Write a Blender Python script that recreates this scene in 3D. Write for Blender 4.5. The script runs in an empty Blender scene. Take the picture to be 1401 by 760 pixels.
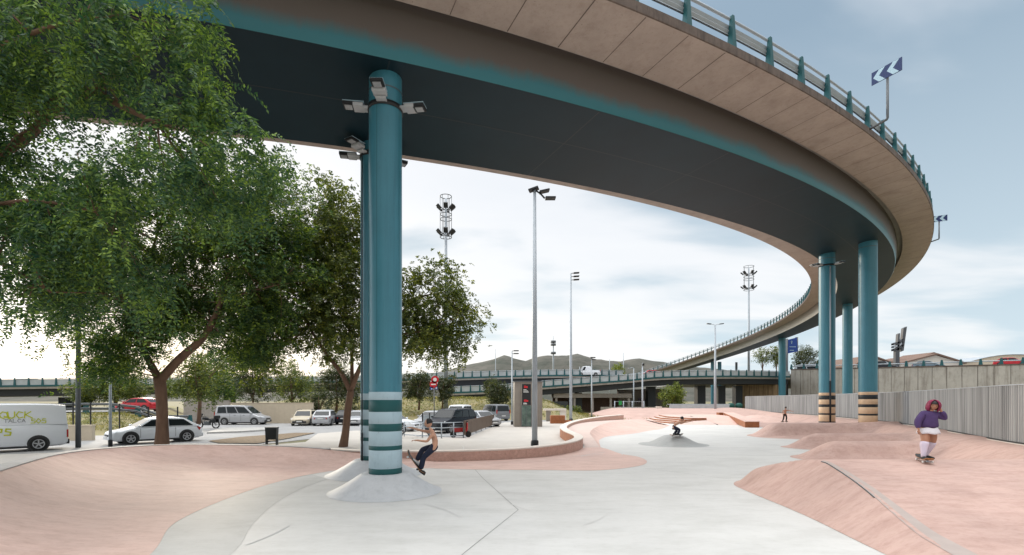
import bpy, bmesh, math, random
import numpy as np
from mathutils import Vector, Matrix
random.seed(7); RNG = np.random.default_rng(11)
SC = bpy.context.scene
COL = SC.collection
F, HZ, U0, CH = 683.0, 548.0, 700.5, 2.4      # focal length and horizon of the view, eye height

def at(u, v, d):
    """point at depth d seen at (u, v)"""
    return Vector(((u-U0)/F*d, d, CH-(v-HZ)/F*d))
def gp(u, v, z=0.0):
    d = (CH-z)*F/(v-HZ)
    return Vector(((u-U0)/F*d, d, z))
def px(u, d): return (u-U0)/F*d
def pz(v, d): return CH-(v-HZ)/F*d

# ------------------------------------------------------------------ materials
def mat(name, col, rough=0.7, metal=0.0, var=0.0, vscale=3.0, bump=0.0, bscale=40.0, spec=0.4, col2=None, stretch=(1,1,1)):
    m = bpy.data.materials.new(name); m.use_nodes = True
    nt = m.node_tree; b = nt.nodes['Principled BSDF']
    b.inputs['Base Color'].default_value = (*col, 1); b.inputs['Roughness'].default_value = rough
    b.inputs['Metallic'].default_value = metal; b.inputs['Specular IOR Level'].default_value = spec
    if var or col2 or bump:
        g = nt.nodes.new('ShaderNodeNewGeometry')
        mp = nt.nodes.new('ShaderNodeMapping'); mp.inputs['Scale'].default_value = stretch
        nt.links.new(g.outputs['Position'], mp.inputs['Vector'])
    if var or col2:
        n = nt.nodes.new('ShaderNodeTexNoise'); n.inputs['Scale'].default_value = vscale; n.inputs['Detail'].default_value = 6; n.inputs['Roughness'].default_value = .62
        nt.links.new(mp.outputs['Vector'], n.inputs['Vector'])
        r = nt.nodes.new('ShaderNodeValToRGB'); e = r.color_ramp.elements
        c2 = col2 or tuple(c*(1-var) for c in col); c1 = col if col2 else tuple(min(1, c*(1+var)) for c in col)
        e[0].position = .32; e[1].position = .68; e[0].color = (*c2, 1); e[1].color = (*c1, 1)
        nt.links.new(n.outputs['Fac'], r.inputs['Fac']); nt.links.new(r.outputs['Color'], b.inputs['Base Color'])
    if bump:
        n2 = nt.nodes.new('ShaderNodeTexNoise'); n2.inputs['Scale'].default_value = bscale; n2.inputs['Detail'].default_value = 5
        nt.links.new(mp.outputs['Vector'], n2.inputs['Vector'])
        bp = nt.nodes.new('ShaderNodeBump'); bp.inputs['Strength'].default_value = bump; bp.inputs['Distance'].default_value = .02
        nt.links.new(n2.outputs['Fac'], bp.inputs['Height']); nt.links.new(bp.outputs['Normal'], b.inputs['Normal'])
    return m

def layered(m, layers):
    """multiply stain layers over a material's base colour: (scale, detail, lo, hi, colour, stretch)"""
    nt = m.node_tree; b = nt.nodes['Principled BSDF']
    inp = b.inputs['Base Color']
    for sc, lo, hi, colr, stretch in layers:
        g = nt.nodes.new('ShaderNodeNewGeometry'); mp = nt.nodes.new('ShaderNodeMapping'); mp.inputs['Scale'].default_value = stretch
        nt.links.new(g.outputs['Position'], mp.inputs['Vector'])
        n = nt.nodes.new('ShaderNodeTexNoise'); n.inputs['Scale'].default_value = sc; n.inputs['Detail'].default_value = 8; n.inputs['Roughness'].default_value = .7
        nt.links.new(mp.outputs['Vector'], n.inputs['Vector'])
        mr = nt.nodes.new('ShaderNodeMapRange'); mr.inputs['From Min'].default_value = lo; mr.inputs['From Max'].default_value = hi
        nt.links.new(n.outputs['Fac'], mr.inputs['Value'])
        mx = nt.nodes.new('ShaderNodeMix'); mx.data_type = 'RGBA'; mx.blend_type = 'MULTIPLY'
        mx.inputs[7].default_value = (*colr, 1)
        nt.links.new(mr.outputs['Result'], mx.inputs[0])
        if inp.links: nt.links.new(inp.links[0].from_socket, mx.inputs[6])
        else: mx.inputs[6].default_value = inp.default_value
        nt.links.new(mx.outputs[2], inp)
    return m

def leaf_mat(name, c1, c2, trans=.35):
    m = bpy.data.materials.new(name); m.use_nodes = True; nt = m.node_tree; N = nt.nodes; L = nt.links
    out = N['Material Output']; b = N['Principled BSDF']; b.inputs['Roughness'].default_value = .45; b.inputs['Specular IOR Level'].default_value = .35
    g = N.new('ShaderNodeNewGeometry'); n = N.new('ShaderNodeTexNoise'); n.inputs['Scale'].default_value = 1.1; n.inputs['Detail'].default_value = 3
    L.new(g.outputs['Position'], n.inputs['Vector'])
    ad = N.new('ShaderNodeMath'); ad.operation = 'MULTIPLY_ADD'; ad.inputs[1].default_value = .55
    L.new(g.outputs['Random Per Island'], ad.inputs[0]); 
    sb = N.new('ShaderNodeMath'); sb.operation = 'SUBTRACT'; sb.inputs[1].default_value = .25
    L.new(n.outputs['Fac'], sb.inputs[0]); L.new(sb.outputs[0], ad.inputs[2])
    r = N.new('ShaderNodeValToRGB'); e = r.color_ramp.elements
    e[0].position = .15; e[0].color = (*c1, 1); e[1].position = .62; e[1].color = (*[a*.5+b*.5 for a, b in zip(c1, c2)], 1); e2 = e.new(.88); e2.color = (min(1, c2[0]*1.7), c2[1]*1.5, c2[2], 1)
    L.new(ad.outputs[0], r.inputs['Fac']); L.new(r.outputs['Color'], b.inputs['Base Color'])
    t = N.new('ShaderNodeBsdfTranslucent'); mx = N.new('ShaderNodeMixShader'); mx.inputs[0].default_value = trans
    gm = N.new('ShaderNodeMix'); gm.data_type = 'RGBA'; gm.blend_type = 'MULTIPLY'; gm.inputs[0].default_value = 1; gm.inputs[7].default_value = (1.5, 1.45, .5, 1)
    L.new(r.outputs['Color'], gm.inputs[6]); L.new(gm.outputs[2], t.inputs['Color'])
    L.new(b.outputs[0], mx.inputs[1]); L.new(t.outputs[0], mx.inputs[2]); L.new(mx.outputs[0], out.inputs['Surface'])
    return m

M = {}
M['floor'] = layered(mat('pale_grey_concrete', (.60,.595,.575), .62, var=.05, vscale=.35, bump=.05, bscale=25), [(.6,.44,.70,(.85,.85,.84),(1,2.4,1)), (5,.5,.78,(.90,.895,.88),(1,1.5,1)), (1.1,.60,.66,(.93,.93,.92),(.35,2.6,1)), (55,.6,.75,(.86,.86,.86),(1,1,1))])
M['oldfloor'] = layered(mat('older_grey_concrete', (.49,.49,.475), .65, var=.06, vscale=.6), [(1.4,.45,.72,(.86,.86,.85),(1,2,1)), (8,.5,.8,(.9,.9,.89),(1,1,1))])
M['pink'] = layered(mat('pink_concrete', (.66,.475,.415), .7, var=.08, vscale=.5, bump=.06, bscale=22), [(1.3,.44,.72,(.82,.76,.73),(1,3,1)), (7,.5,.75,(.86,.81,.79),(1,1.6,1)), (60,.58,.74,(.84,.82,.81),(1,1,1)), (2.6,.62,.70,(1.16,1.18,1.2),(.5,3.5,1))])  # lightened to stand for the brighter light on the left bank
M['pinkdim'] = layered(mat('dimmed_pink_concrete', (.51,.352,.305), .7, var=.10, vscale=.6, bump=.06, bscale=22), [(1.3,.44,.72,(.80,.75,.73),(1,3,1)), (7,.5,.75,(.85,.81,.79),(1,1.6,1)), (60,.58,.74,(.84,.82,.81),(1,1,1)), (2.6,.62,.70,(1.16,1.18,1.2),(.5,3.5,1))])  # the same pink, darkened to paint in dimmer light on the right
M['pinkpale'] = layered(mat('worn_pink_concrete', (.58,.455,.405), .6, var=.06, vscale=1.0, bump=.05), [(3,.48,.75,(.9,.88,.86),(1,1,1))])
M['pinkwall'] = layered(mat('sandblasted_pink_concrete', (.52,.335,.275), .75, var=.14, vscale=9, bump=.25, bscale=60), [(40,.5,.68,(.8,.76,.74),(1,1,1)), (2,.5,.75,(.85,.82,.8),(1,1,.4))])
M['cap'] = mat('cream_concrete', (.66,.60,.54), .6, var=.06, vscale=2)
M['coping'] = mat('grey_coping', (.36,.355,.35), .6, var=.15, vscale=2)
M['joint'] = mat('saw_cut_joint', (.25,.25,.245), .8)
M['scuff'] = mat('rubber_scuff', (.572,.567,.552), .7, var=.05, vscale=8)
M['lightjoint'] = mat('rubbed_grey_strip', (.40,.335,.305), .6, var=.08, vscale=2)
M['cone'] = layered(mat('grey_painted_cone', (.50,.515,.53), .55, var=.06, vscale=3, bump=.12, bscale=30), [(5,.5,.75,(.82,.83,.84),(1,1,.5)), (40,.55,.72,(.85,.85,.86),(1,1,1))])
M['mound'] = layered(mat('dark_grey_concrete', (.38,.385,.375), .6, var=.07, vscale=2, bump=.08), [(5,.5,.75,(.84,.84,.84),(1,1,1))])
M['corten'] = layered(mat('rusty_steel', (.30,.105,.04), .7, var=.25, vscale=2.5, bump=.1), [(9,.5,.75,(.6,.5,.45),(1,1,1))])
M['asphalt'] = layered(mat('worn_asphalt', (.30,.30,.30), .75, var=.1, vscale=.5, bump=.1), [(1.2,.5,.8,(.75,.75,.75),(1,1,1))])
M['plaza'] = layered(mat('beige_concrete', (.48,.45,.41), .65, var=.06, vscale=.4), [(1.5,.5,.8,(.85,.84,.83),(1,1,1))])
M['kerb'] = mat('kerb_stone', (.42,.41,.39), .7, var=.1)
M['soil'] = mat('leaf_litter_soil', (.20,.145,.09), .9, var=.4, vscale=6, bump=.4, bscale=15)
M['ground'] = mat('dry_earth', (.23,.19,.12), .9, var=.25, vscale=.3, col2=(.13,.135,.06), bump=.3, bscale=4)
M['drygrass'] = mat('dry_grass', (.30,.24,.13), .9, col2=(.15,.16,.06), vscale=.6, bump=.5, bscale=6)
M['grassbase'] = mat('grass', (.14,.17,.05), .9, col2=(.22,.19,.09), vscale=.9, bump=.5, bscale=8)
M['hill'] = layered(mat('scrub_hill', (.115,.105,.088), .95, col2=(.05,.058,.045), vscale=.012), [(.05,.5,.62,(.65,.68,.65),(1,1,1))])
M['slab'] = layered(mat('bridge_concrete', (.40,.335,.295), .8, var=.08, vscale=.8, bump=.15, bscale=14), [(1.2,.5,.78,(.76,.73,.71),(1,1,1)), (16,.62,.7,(.45,.42,.4),(1,1,1)), (6,.5,.75,(.86,.84,.82),(1,1,1))])
M['slabedge'] = layered(mat('stained_edge_concrete', (.13,.10,.085), .85, var=.25, vscale=2), [(5,.5,.7,(.5,.5,.5),(1,1,.2))])
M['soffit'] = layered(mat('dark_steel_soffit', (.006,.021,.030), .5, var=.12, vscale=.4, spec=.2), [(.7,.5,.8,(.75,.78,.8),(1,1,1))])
M['teal'] = layered(mat('teal_steel', (.042,.185,.245), .38, var=.07, vscale=.7, spec=.5), [(2.0,.48,.75,(.74,.78,.80),(2.4,2.4,.10)), (7,.55,.72,(.85,.86,.86),(2,2,.2)), (14,.62,.72,(.72,.75,.75),(1,1,.6))])
M['tealrail'] = mat('teal_rail_paint', (.012,.085,.095), .5)
M['paleweb'] = layered(mat('pale_grey_web', (.45,.44,.41), .6, var=.06), [(2,.5,.8,(.85,.84,.82),(2,2,.2))])
M['band_blue'] = layered(mat('pale_blue_paint', (.37,.49,.545), .5, var=.04), [(8,.52,.75,(.82,.83,.84),(1,1,.4)), (20,.63,.68,(.66,.67,.68),(1,1,.8))])
M['band_dark'] = mat('dark_green_paint', (.005,.075,.078), .45)
M['band_cream'] = layered(mat('cream_paint', (.60,.42,.27), .55, var=.05), [(8,.52,.75,(.82,.80,.78),(1,1,.4)), (20,.63,.68,(.62,.6,.58),(1,1,.8))])
M['band_black'] = mat('black_paint', (.012,.018,.022), .5)
M['galv'] = mat('galvanised_steel', (.38,.42,.46), .5, metal=.25, var=.06, vscale=2)
M['galvdark'] = mat('weathered_steel', (.12,.13,.14), .5, metal=.3)
M['black'] = mat('black_metal', (.015,.016,.018), .5)
M['lens'] = mat('lamp_lens', (.33,.34,.35), .25)
M['lampbody'] = mat('grey_lamp_housing', (.42,.43,.44), .45)
M['fence'] = None
M['wallconc'] = layered(mat('old_panel_concrete', (.43,.40,.36), .85, var=.1, vscale=.5, bump=.2, bscale=6), [(.5,.48,.7,(.55,.52,.5),(3,3,.25)), (2.5,.5,.75,(.72,.7,.68),(1,1,.5))])
M['pile'] = layered(mat('ochre_sheet_wall', (.42,.30,.18), .85, var=.12, vscale=1), [(1.2,.45,.7,(.5,.45,.42),(3,3,.2))])
M['viaconc'] = layered(mat('viaduct_concrete', (.33,.30,.27), .8, var=.1), [(1.0,.5,.75,(.7,.68,.66),(1,1,.3))])
M['viadark'] = mat('viaduct_dark_steel', (.03,.035,.04), .6)
M['beige'] = layered(mat('beige_render', (.55,.47,.36), .85, var=.05), [(1.0,.5,.8,(.85,.84,.82),(1,1,.3))])
M['whitewall'] = mat('white_render', (.62,.58,.52), .85, var=.06)
M['rooftile'] = mat('brown_roof_tile', (.17,.11,.085), .85, var=.2, vscale=4)
M['roofgrey'] = mat('grey_metal_roof', (.36,.40,.44), .5, var=.05)
M['glass'] = mat('dark_car_glass', (.014,.019,.022), .1, spec=.38)
M['screen'] = mat('noise_screen', (.42,.46,.48), .25, var=.1, vscale=1.5)
M['tyre'] = mat('tyre_rubber', (.018,.018,.018), .85)
M['rim'] = mat('alloy_rim', (.42,.43,.45), .35, metal=.6)
M['white'] = mat('white_car_paint', (.72,.75,.79), .3, spec=.5)
M['silver'] = mat('silver_car_paint', (.42,.43,.45), .3, metal=.4)
M['greycar'] = mat('grey_car_paint', (.21,.22,.235), .3, metal=.4)
M['cream'] = mat('cream_car_paint', (.52,.46,.35), .35)
M['blackcar'] = mat('black_car_paint', (.010,.013,.019), .3, spec=.3)
M['redcar'] = mat('red_car_paint', (.45,.02,.03), .3)
M['bluecar'] = mat('slate_blue_paint', (.13,.18,.22), .3)
M['plastic'] = mat('dark_plastic', (.03,.03,.032), .6)
M['taillight'] = mat('tail_lamp', (.38,.02,.02), .25)
M['headlight'] = mat('head_lamp', (.6,.62,.64), .15)
M['plate'] = mat('number_plate', (.7,.7,.68), .5)
M['bark'] = layered(mat('brown_bark', (.165,.098,.066), .9, var=.25, vscale=4, bump=.7, bscale=18, stretch=(1,1,.3)), [])
M['leafA'] = leaf_mat('feathery_leaf', (.016,.056,.033), (.145,.225,.052), .42)
M['leafN'] = leaf_mat('near_leaf', (.012,.056,.046), (.145,.25,.08), .40)
M['leafB'] = leaf_mat('olive_leaf', (.034,.062,.018), (.15,.185,.045))
M['leafC'] = leaf_mat('bright_leaf', (.08,.12,.02), (.20,.24,.06))
M['leafD'] = leaf_mat('dull_leaf', (.03,.045,.022), (.075,.09,.045))
M['skin'] = mat('light_skin', (.50,.27,.18), .55)
M['skin2'] = mat('tan_skin', (.38,.185,.115), .55)
M['navy'] = mat('navy_denim', (.012,.017,.038), .85, var=.2, vscale=20)
M['blackcloth'] = mat('black_cloth', (.012,.012,.014), .9)
M['purple'] = mat('purple_sweatshirt', (.068,.04,.125), .9, var=.12, vscale=12, bump=.3, bscale=30)
M['pinkhair'] = mat('magenta_hair', (.22,.018,.065), .6, var=.5, vscale=30)
M['darkhair'] = mat('dark_hair', (.012,.010,.010), .6)
M['whitecloth'] = mat('white_cloth', (.66,.64,.68), .85, var=.06, vscale=20)
M['sock'] = mat('lilac_sock', (.60,.53,.63), .9)
M['shoe'] = mat('black_shoe', (.014,.014,.015), .6)
M['shoewhite'] = mat('white_shoe', (.6,.6,.6), .6)
M['wood'] = mat('maple_deck', (.36,.17,.07), .55)
M['eye'] = mat('dark_eye', (.02,.015,.012), .3)
M['lip'] = mat('lip', (.30,.10,.09), .5)
M['signblue'] = mat('sign_blue', (.012,.05,.24), .4)
M['signnavy'] = mat('sign_navy', (.012,.025,.10), .4)
M['signwhite'] = mat('sign_white', (.36,.50,.58), .4)
M['signred'] = mat('sign_red', (.55,.02,.03), .45)
M['signgreen'] = mat('sign_green', (.02,.25,.06), .5)
M['brown'] = mat('brown_panel', (.115,.08,.058), .6, var=.1, vscale=4)
M['kiosk'] = layered(mat('bronze_cladding', (.235,.205,.175), .5, var=.06, vscale=2), [(1,.5,.8,(.8,.8,.8),(2,2,.3))])
M['kioskglass'] = mat('kiosk_glass', (.04,.075,.065), .08, col2=(.16,.22,.19), vscale=2.5)
M['graffiti'] = mat('yellow_spray_paint', (.55,.60,.03), .6)
M['graffdark'] = mat('grey_spray_paint', (.22,.23,.25), .6)
M['graffpurple'] = mat('purple_spray_paint', (.26,.21,.30), .7)
M['graffgreen'] = mat('green_spray_paint', (.015,.09,.075), .7)
M['totem'] = mat('slate_totem', (.075,.08,.09), .5)

# corrugated metal fence: fine vertical streaks of bare, worn zinc
def fence_mat():
    m = layered(mat('worn_ribbed_zinc', (.33,.335,.34), .5, metal=.25, spec=.4), [])
    nt = m.node_tree; b = nt.nodes['Principled BSDF']
    g = nt.nodes.new('ShaderNodeNewGeometry'); mp = nt.nodes.new('ShaderNodeMapping'); mp.inputs['Scale'].default_value = (5, 5, .12)
    n = nt.nodes.new('ShaderNodeTexNoise'); n.inputs['Scale'].default_value = 1.6; n.inputs['Detail'].default_value = 4
    r = nt.nodes.new('ShaderNodeValToRGB'); e = r.color_ramp.elements
    e[0].position = .3; e[0].color = (.19,.195,.195,1); e[1].position = .76; e[1].color = (.46,.465,.46,1)
    nt.links.new(g.outputs['Position'], mp.inputs[0]); nt.links.new(mp.outputs[0], n.inputs['Vector']); nt.links.new(n.outputs['Fac'], r.inputs['Fac']); nt.links.new(r.outputs['Color'], b.inputs['Base Color'])
    return m
M['fence'] = fence_mat()

# the girder's outer web: teal low down, turning in uneven streaks to brown-grey towards the deck
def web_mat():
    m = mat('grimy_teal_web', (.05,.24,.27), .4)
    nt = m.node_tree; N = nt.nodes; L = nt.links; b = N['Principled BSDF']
    a = N.new('ShaderNodeAttribute'); a.attribute_name = 'browning'
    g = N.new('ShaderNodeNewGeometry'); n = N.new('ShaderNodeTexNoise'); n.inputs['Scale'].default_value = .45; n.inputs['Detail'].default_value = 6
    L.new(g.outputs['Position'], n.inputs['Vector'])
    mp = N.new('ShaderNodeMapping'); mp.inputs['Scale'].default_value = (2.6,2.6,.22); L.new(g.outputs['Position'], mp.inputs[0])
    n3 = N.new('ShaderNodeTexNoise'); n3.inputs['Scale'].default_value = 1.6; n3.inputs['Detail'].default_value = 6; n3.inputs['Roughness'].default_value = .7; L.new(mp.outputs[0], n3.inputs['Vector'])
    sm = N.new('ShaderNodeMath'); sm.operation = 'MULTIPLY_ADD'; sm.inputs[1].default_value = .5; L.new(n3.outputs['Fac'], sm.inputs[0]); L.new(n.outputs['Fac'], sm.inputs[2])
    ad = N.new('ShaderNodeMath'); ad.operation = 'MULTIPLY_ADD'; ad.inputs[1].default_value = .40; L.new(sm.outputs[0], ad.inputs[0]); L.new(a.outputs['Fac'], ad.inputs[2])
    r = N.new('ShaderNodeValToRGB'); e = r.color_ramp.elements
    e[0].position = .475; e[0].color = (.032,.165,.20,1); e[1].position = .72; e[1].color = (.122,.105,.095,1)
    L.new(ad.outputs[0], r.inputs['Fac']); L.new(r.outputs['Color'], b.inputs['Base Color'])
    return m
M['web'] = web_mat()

# ------------------------------------------------------------------ mesh builder
class MB:
    def __init__(self): self.v = []; self.f = []; self.mi = []; self.cur = 0; self.sm = []; self.smooth = False
    def add(self, vs, fs):
        o = len(self.v); self.v += [tuple(p) for p in vs]
        for f in fs: self.f.append([i+o for i in f]); self.mi.append(self.cur); self.sm.append(self.smooth)
    def box(self, c, s, rz=0, mtx=None):
        cx, cy, cz = c; x, y, z = s[0]/2, s[1]/2, s[2]/2
        R = mtx or Matrix.Rotation(rz, 3, 'Z')
        vs = [Vector(c)+R@Vector((a*x, b*y, d*z)) for a in (-1,1) for b in (-1,1) for d in (-1,1)]
        self.add(vs, [(0,1,3,2),(4,6,7,5),(0,4,5,1),(2,3,7,6),(0,2,6,4),(1,5,7,3)])
    def tube(self, pts, rad, n=8, caps=True):
        pts = [Vector(p) for p in pts]; k = len(pts)
        if not hasattr(rad, '__len__'): rad = [rad]*k
        vs = []; up = None
        for i, p in enumerate(pts):
            t = (pts[min(i+1, k-1)]-pts[max(i-1, 0)]).normalized()
            if up is None: up = Vector((0,0,1)) if abs(t.z) < .9 else Vector((1,0,0))
            a = t.cross(up).normalized(); b = t.cross(a).normalized(); up = b*-1 if False else a.cross(t)
            for j in range(n):
                w = 2*math.pi*j/n; vs.append(p+(a*math.cos(w)+b*math.sin(w))*rad[i])
        fs = [(i*n+j, i*n+(j+1)%n, (i+1)*n+(j+1)%n, (i+1)*n+j) for i in range(k-1) for j in range(n)]
        s0 = self.smooth; self.smooth = True; o = len(self.v); self.add(vs, fs); self.smooth = s0
        if caps:
            self.f += [[o+j for j in range(n)][::-1], [o+(k-1)*n+j for j in range(n)]]; self.mi += [self.cur]*2; self.sm += [False]*2
    def lathe(self, c, prof, n=24, caps=True):
        """profile of (radius, z) round a vertical axis at c"""
        vs = [(c[0]+r*math.cos(2*math.pi*j/n), c[1]+r*math.sin(2*math.pi*j/n), c[2]+z) for r, z in prof for j in range(n)]
        k = len(prof); s0 = self.smooth; self.smooth = True; o = len(self.v)
        self.add(vs, [(i*n+j, i*n+(j+1)%n, (i+1)*n+(j+1)%n, (i+1)*n+j) for i in range(k-1) for j in range(n)]); self.smooth = s0
        if caps:
            self.f += [[o+j for j in range(n)][::-1], [o+(k-1)*n+j for j in range(n)]]; self.mi += [self.cur]*2; self.sm += [False]*2
    def loft(self, rings, closed=False, smooth=True, caps=False):
        n = len(rings[0]); o = len(self.v); s0 = self.smooth; self.smooth = smooth
        vs = [p for r in rings for p in r]; m = n if closed else n-1
        self.add(vs, [(i*n+j, i*n+(j+1)%n, (i+1)*n+(j+1)%n, (i+1)*n+j) for i in range(len(rings)-1) for j in range(m)])
        self.smooth = s0
        if caps:
            self.f += [[o+j for j in range(n)][::-1], [o+(len(rings)-1)*n+j for j in range(n)]]; self.mi += [self.cur]*2; self.sm += [False]*2
    def prism(self, poly, z0, z1):
        n = len(poly); vs = [(p[0], p[1], z0) for p in poly]+[(p[0], p[1], z1) for p in poly]
        self.add(vs, [list(range(n))[::-1], list(range(n, 2*n))]+[(i, (i+1)%n, n+(i+1)%n, n+i) for i in range(n)])
    def plate(self, pts, nrm, t):
        """polygon of 3D points thickened along nrm"""
        n = len(pts); nv = Vector(nrm).normalized()*t
        vs = [Vector(p) for p in pts]+[Vector(p)+nv for p in pts]
        self.add(vs, [list(range(n))[::-1], list(range(n, 2*n))]+[(i, (i+1)%n, n+(i+1)%n, n+i) for i in range(n)])
    def build(self, name, m=None, parent=None, loc=None, bevel=0, sub=0, recalc=True):
        me = bpy.data.meshes.new(name); me.from_pydata(self.v, [], self.f)
        for x in (m if isinstance(m, (list, tuple)) else [m]):
            me.materials.append(M[x] if isinstance(x, str) else x)
        me.polygons.foreach_set('material_index', self.mi); me.polygons.foreach_set('use_smooth', self.sm)
        if recalc:
            bm = bmesh.new(); bm.from_mesh(me); bmesh.ops.recalc_face_normals(bm, faces=bm.faces); bm.to_mesh(me); bm.free()
        o = bpy.data.objects.new(name, me); COL.objects.link(o)
        if parent: o.parent = parent
        if loc is not None: o.location = loc
        if bevel:
            b = o.modifiers.new('bevel', 'BEVEL'); b.width = bevel; b.segments = 3; b.limit_method = 'ANGLE'; b.angle_limit = .6
            for p in me.polygons: p.use_smooth = True
        if sub:
            s = o.modifiers.new('sub', 'SUBSURF'); s.levels = s.render_levels = sub
        me.update(); return o

def tag(o, label=None, cat=None, group=None, kind=None):
    if label: o['label'] = label
    if cat: o['category'] = cat
    if group: o['group'] = group
    if kind: o['kind'] = kind
    return o
def thing(name, label, cat, loc=(0,0,0), rz=0, group=None):
    o = bpy.data.objects.new(name, None); COL.objects.link(o); o.location = loc; o.rotation_euler = (0,0,rz)
    o.empty_display_size = .2
    return tag(o, label, cat, group)
def copy_tree(o, parent=None):
    c = o.copy(); COL.objects.link(c)
    if parent: c.parent = parent
    for ch in list(o.children): copy_tree(ch, c)
    return c
def one(mb, name, m, label, cat, group=None, **k):
    return tag(mb.build(name, m, **k), label, cat, group)

# ------------------------------------------------------------------ camera, sky, sun
cam = bpy.data.cameras.new('camera'); co = bpy.data.objects.new('camera', cam); COL.objects.link(co)
co.location = (0, 0, CH); co.rotation_euler = (math.pi/2, 0, 0)
cam.sensor_width = 36; cam.lens = F/1401*36; cam.shift_y = (HZ-380)/1401; cam.clip_end = 6000; cam.clip_start = .05
SC.camera = co
SUN_AZ, SUN_EL = math.radians(-34), math.radians(13)
w = bpy.data.worlds.new('World'); SC.world = w; w.use_nodes = True
nt = w.node_tree; N = nt.nodes; L = nt.links; N.clear()
def nd(t, **k):
    x = N.new(t)
    for a, b in k.items(): setattr(x, a, b)
    return x
def mth(op, a=None, b=None, c=None, clamp=False):
    x = nd('ShaderNodeMath', operation=op); x.use_clamp = clamp
    for i, q in enumerate((a, b, c)):
        if q is None: continue
        if isinstance(q, (int, float)): x.inputs[i].default_value = q
        else: L.new(q, x.inputs[i])
    return x.outputs[0]
sky = nd('ShaderNodeTexSky', sky_type='NISHITA'); sky.sun_disc = False; sky.sun_elevation = SUN_EL; sky.sun_rotation = SUN_AZ
sky.air_density = 1.0; sky.dust_density = 2.0
tc = nd('ShaderNodeTexCoord'); sep = nd('ShaderNodeSeparateXYZ'); L.new(tc.outputs['Generated'], sep.inputs[0])
X, Y, Z = sep.outputs
zz = mth('MAXIMUM', Z, 0.0); den = mth('ADD', zz, .16)
cmb = nd('ShaderNodeCombineXYZ'); L.new(mth('DIVIDE', X, den), cmb.inputs[0]); L.new(mth('DIVIDE', Y, den), cmb.inputs[1])
def cloud_noise(scale, det, rough, off, dist=.6):
    mp = nd('ShaderNodeMapping'); mp.inputs['Location'].default_value = off; mp.inputs['Rotation'].default_value = (0,0,.5); mp.inputs['Scale'].default_value = (1,1.9,1)
    L.new(cmb.outputs[0], mp.inputs[0])
    n = nd('ShaderNodeTexNoise'); n.inputs['Scale'].default_value = scale; n.inputs['Detail'].default_value = det; n.inputs['Roughness'].default_value = rough; n.inputs['Distortion'].default_value = dist
    L.new(mp.outputs[0], n.inputs['Vector']); return n.outputs['Fac']
n1 = cloud_noise(.85, 5, .46, (3.4,1.2,0), .4); n2 = cloud_noise(1.4, 5, .5, (7.3,2.2,1), .3)
# bank of bright cloud ahead, greyer blue to the right and high up
dl = mth('ADD', mth('MULTIPLY', X, -.35), mth('MULTIPLY', Y, .95))             # towards the veiled sun
glow = nd('ShaderNodeMapRange'); glow.inputs['From Min'].default_value = .25; glow.inputs['From Max'].default_value = 1.0; glow.inputs['To Min'].default_value = 0; glow.inputs['To Max'].default_value = 1
L.new(dl, glow.inputs['Value'])
cov = mth('ADD', mth('MULTIPLY_ADD', n1, 2.0, -.33), mth('MULTIPLY', n2, .50))
cov = mth('SUBTRACT', cov, mth('MULTIPLY', mth('MAXIMUM', mth('SUBTRACT', X, .30), 0.0), .34))
cov = mth('ADD', cov, mth('MULTIPLY', glow.outputs[0], .42))
cov = mth('SUBTRACT', cov, mth('MULTIPLY', zz, .25))
mr = nd('ShaderNodeMapRange'); mr.interpolation_type = 'SMOOTHSTEP'; mr.inputs['From Min'].default_value = .74; mr.inputs['From Max'].default_value = 1.30
L.new(cov, mr.inputs['Value'])
hi_ = nd('ShaderNodeMapRange'); hi_.inputs['From Min'].default_value = .05; hi_.inputs['From Max'].default_value = .55; L.new(Z, hi_.inputs['Value'])
gap = nd('ShaderNodeMix', data_type='RGBA'); gap.inputs[6].default_value = (6.6,7.9,8.7,1); gap.inputs[7].default_value = (3.1,4.2,5.3,1); L.new(hi_.outputs[0], gap.inputs[0])
cl_ = nd('ShaderNodeMix', data_type='RGBA'); cl_.inputs[6].default_value = (9.6,9.7,9.8,1); cl_.inputs[7].default_value = (7.0,7.6,8.5,1); L.new(mth('MULTIPLY', hi_.outputs[0], n2), cl_.inputs[0])
ramp = nd('ShaderNodeMix', data_type='RGBA'); L.new(gap.outputs[2], ramp.inputs[6]); L.new(cl_.outputs[2], ramp.inputs[7])
L.new(mr.outputs[0], ramp.inputs[0])
mix = nd('ShaderNodeMix', data_type='RGBA'); mix.inputs[0].default_value = .9
L.new(sky.outputs[0], mix.inputs[6]); L.new(ramp.outputs[2], mix.inputs[7])
# an overcast dome is some three times brighter overhead than at the horizon
zen = nd('ShaderNodeMapRange'); zen.interpolation_type = 'SMOOTHSTEP'; zen.inputs['From Min'].default_value = .58; zen.inputs['From Max'].default_value = .95; zen.inputs['To Min'].default_value = 1; zen.inputs['To Max'].default_value = 4.4
L.new(Z, zen.inputs['Value'])
back = nd('ShaderNodeMapRange'); back.interpolation_type = 'SMOOTHSTEP'; back.inputs['From Min'].default_value = .25; back.inputs['From Max'].default_value = -.5; back.inputs['To Min'].default_value = 1; back.inputs['To Max'].default_value = .9
L.new(Y, back.inputs['Value'])
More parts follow.
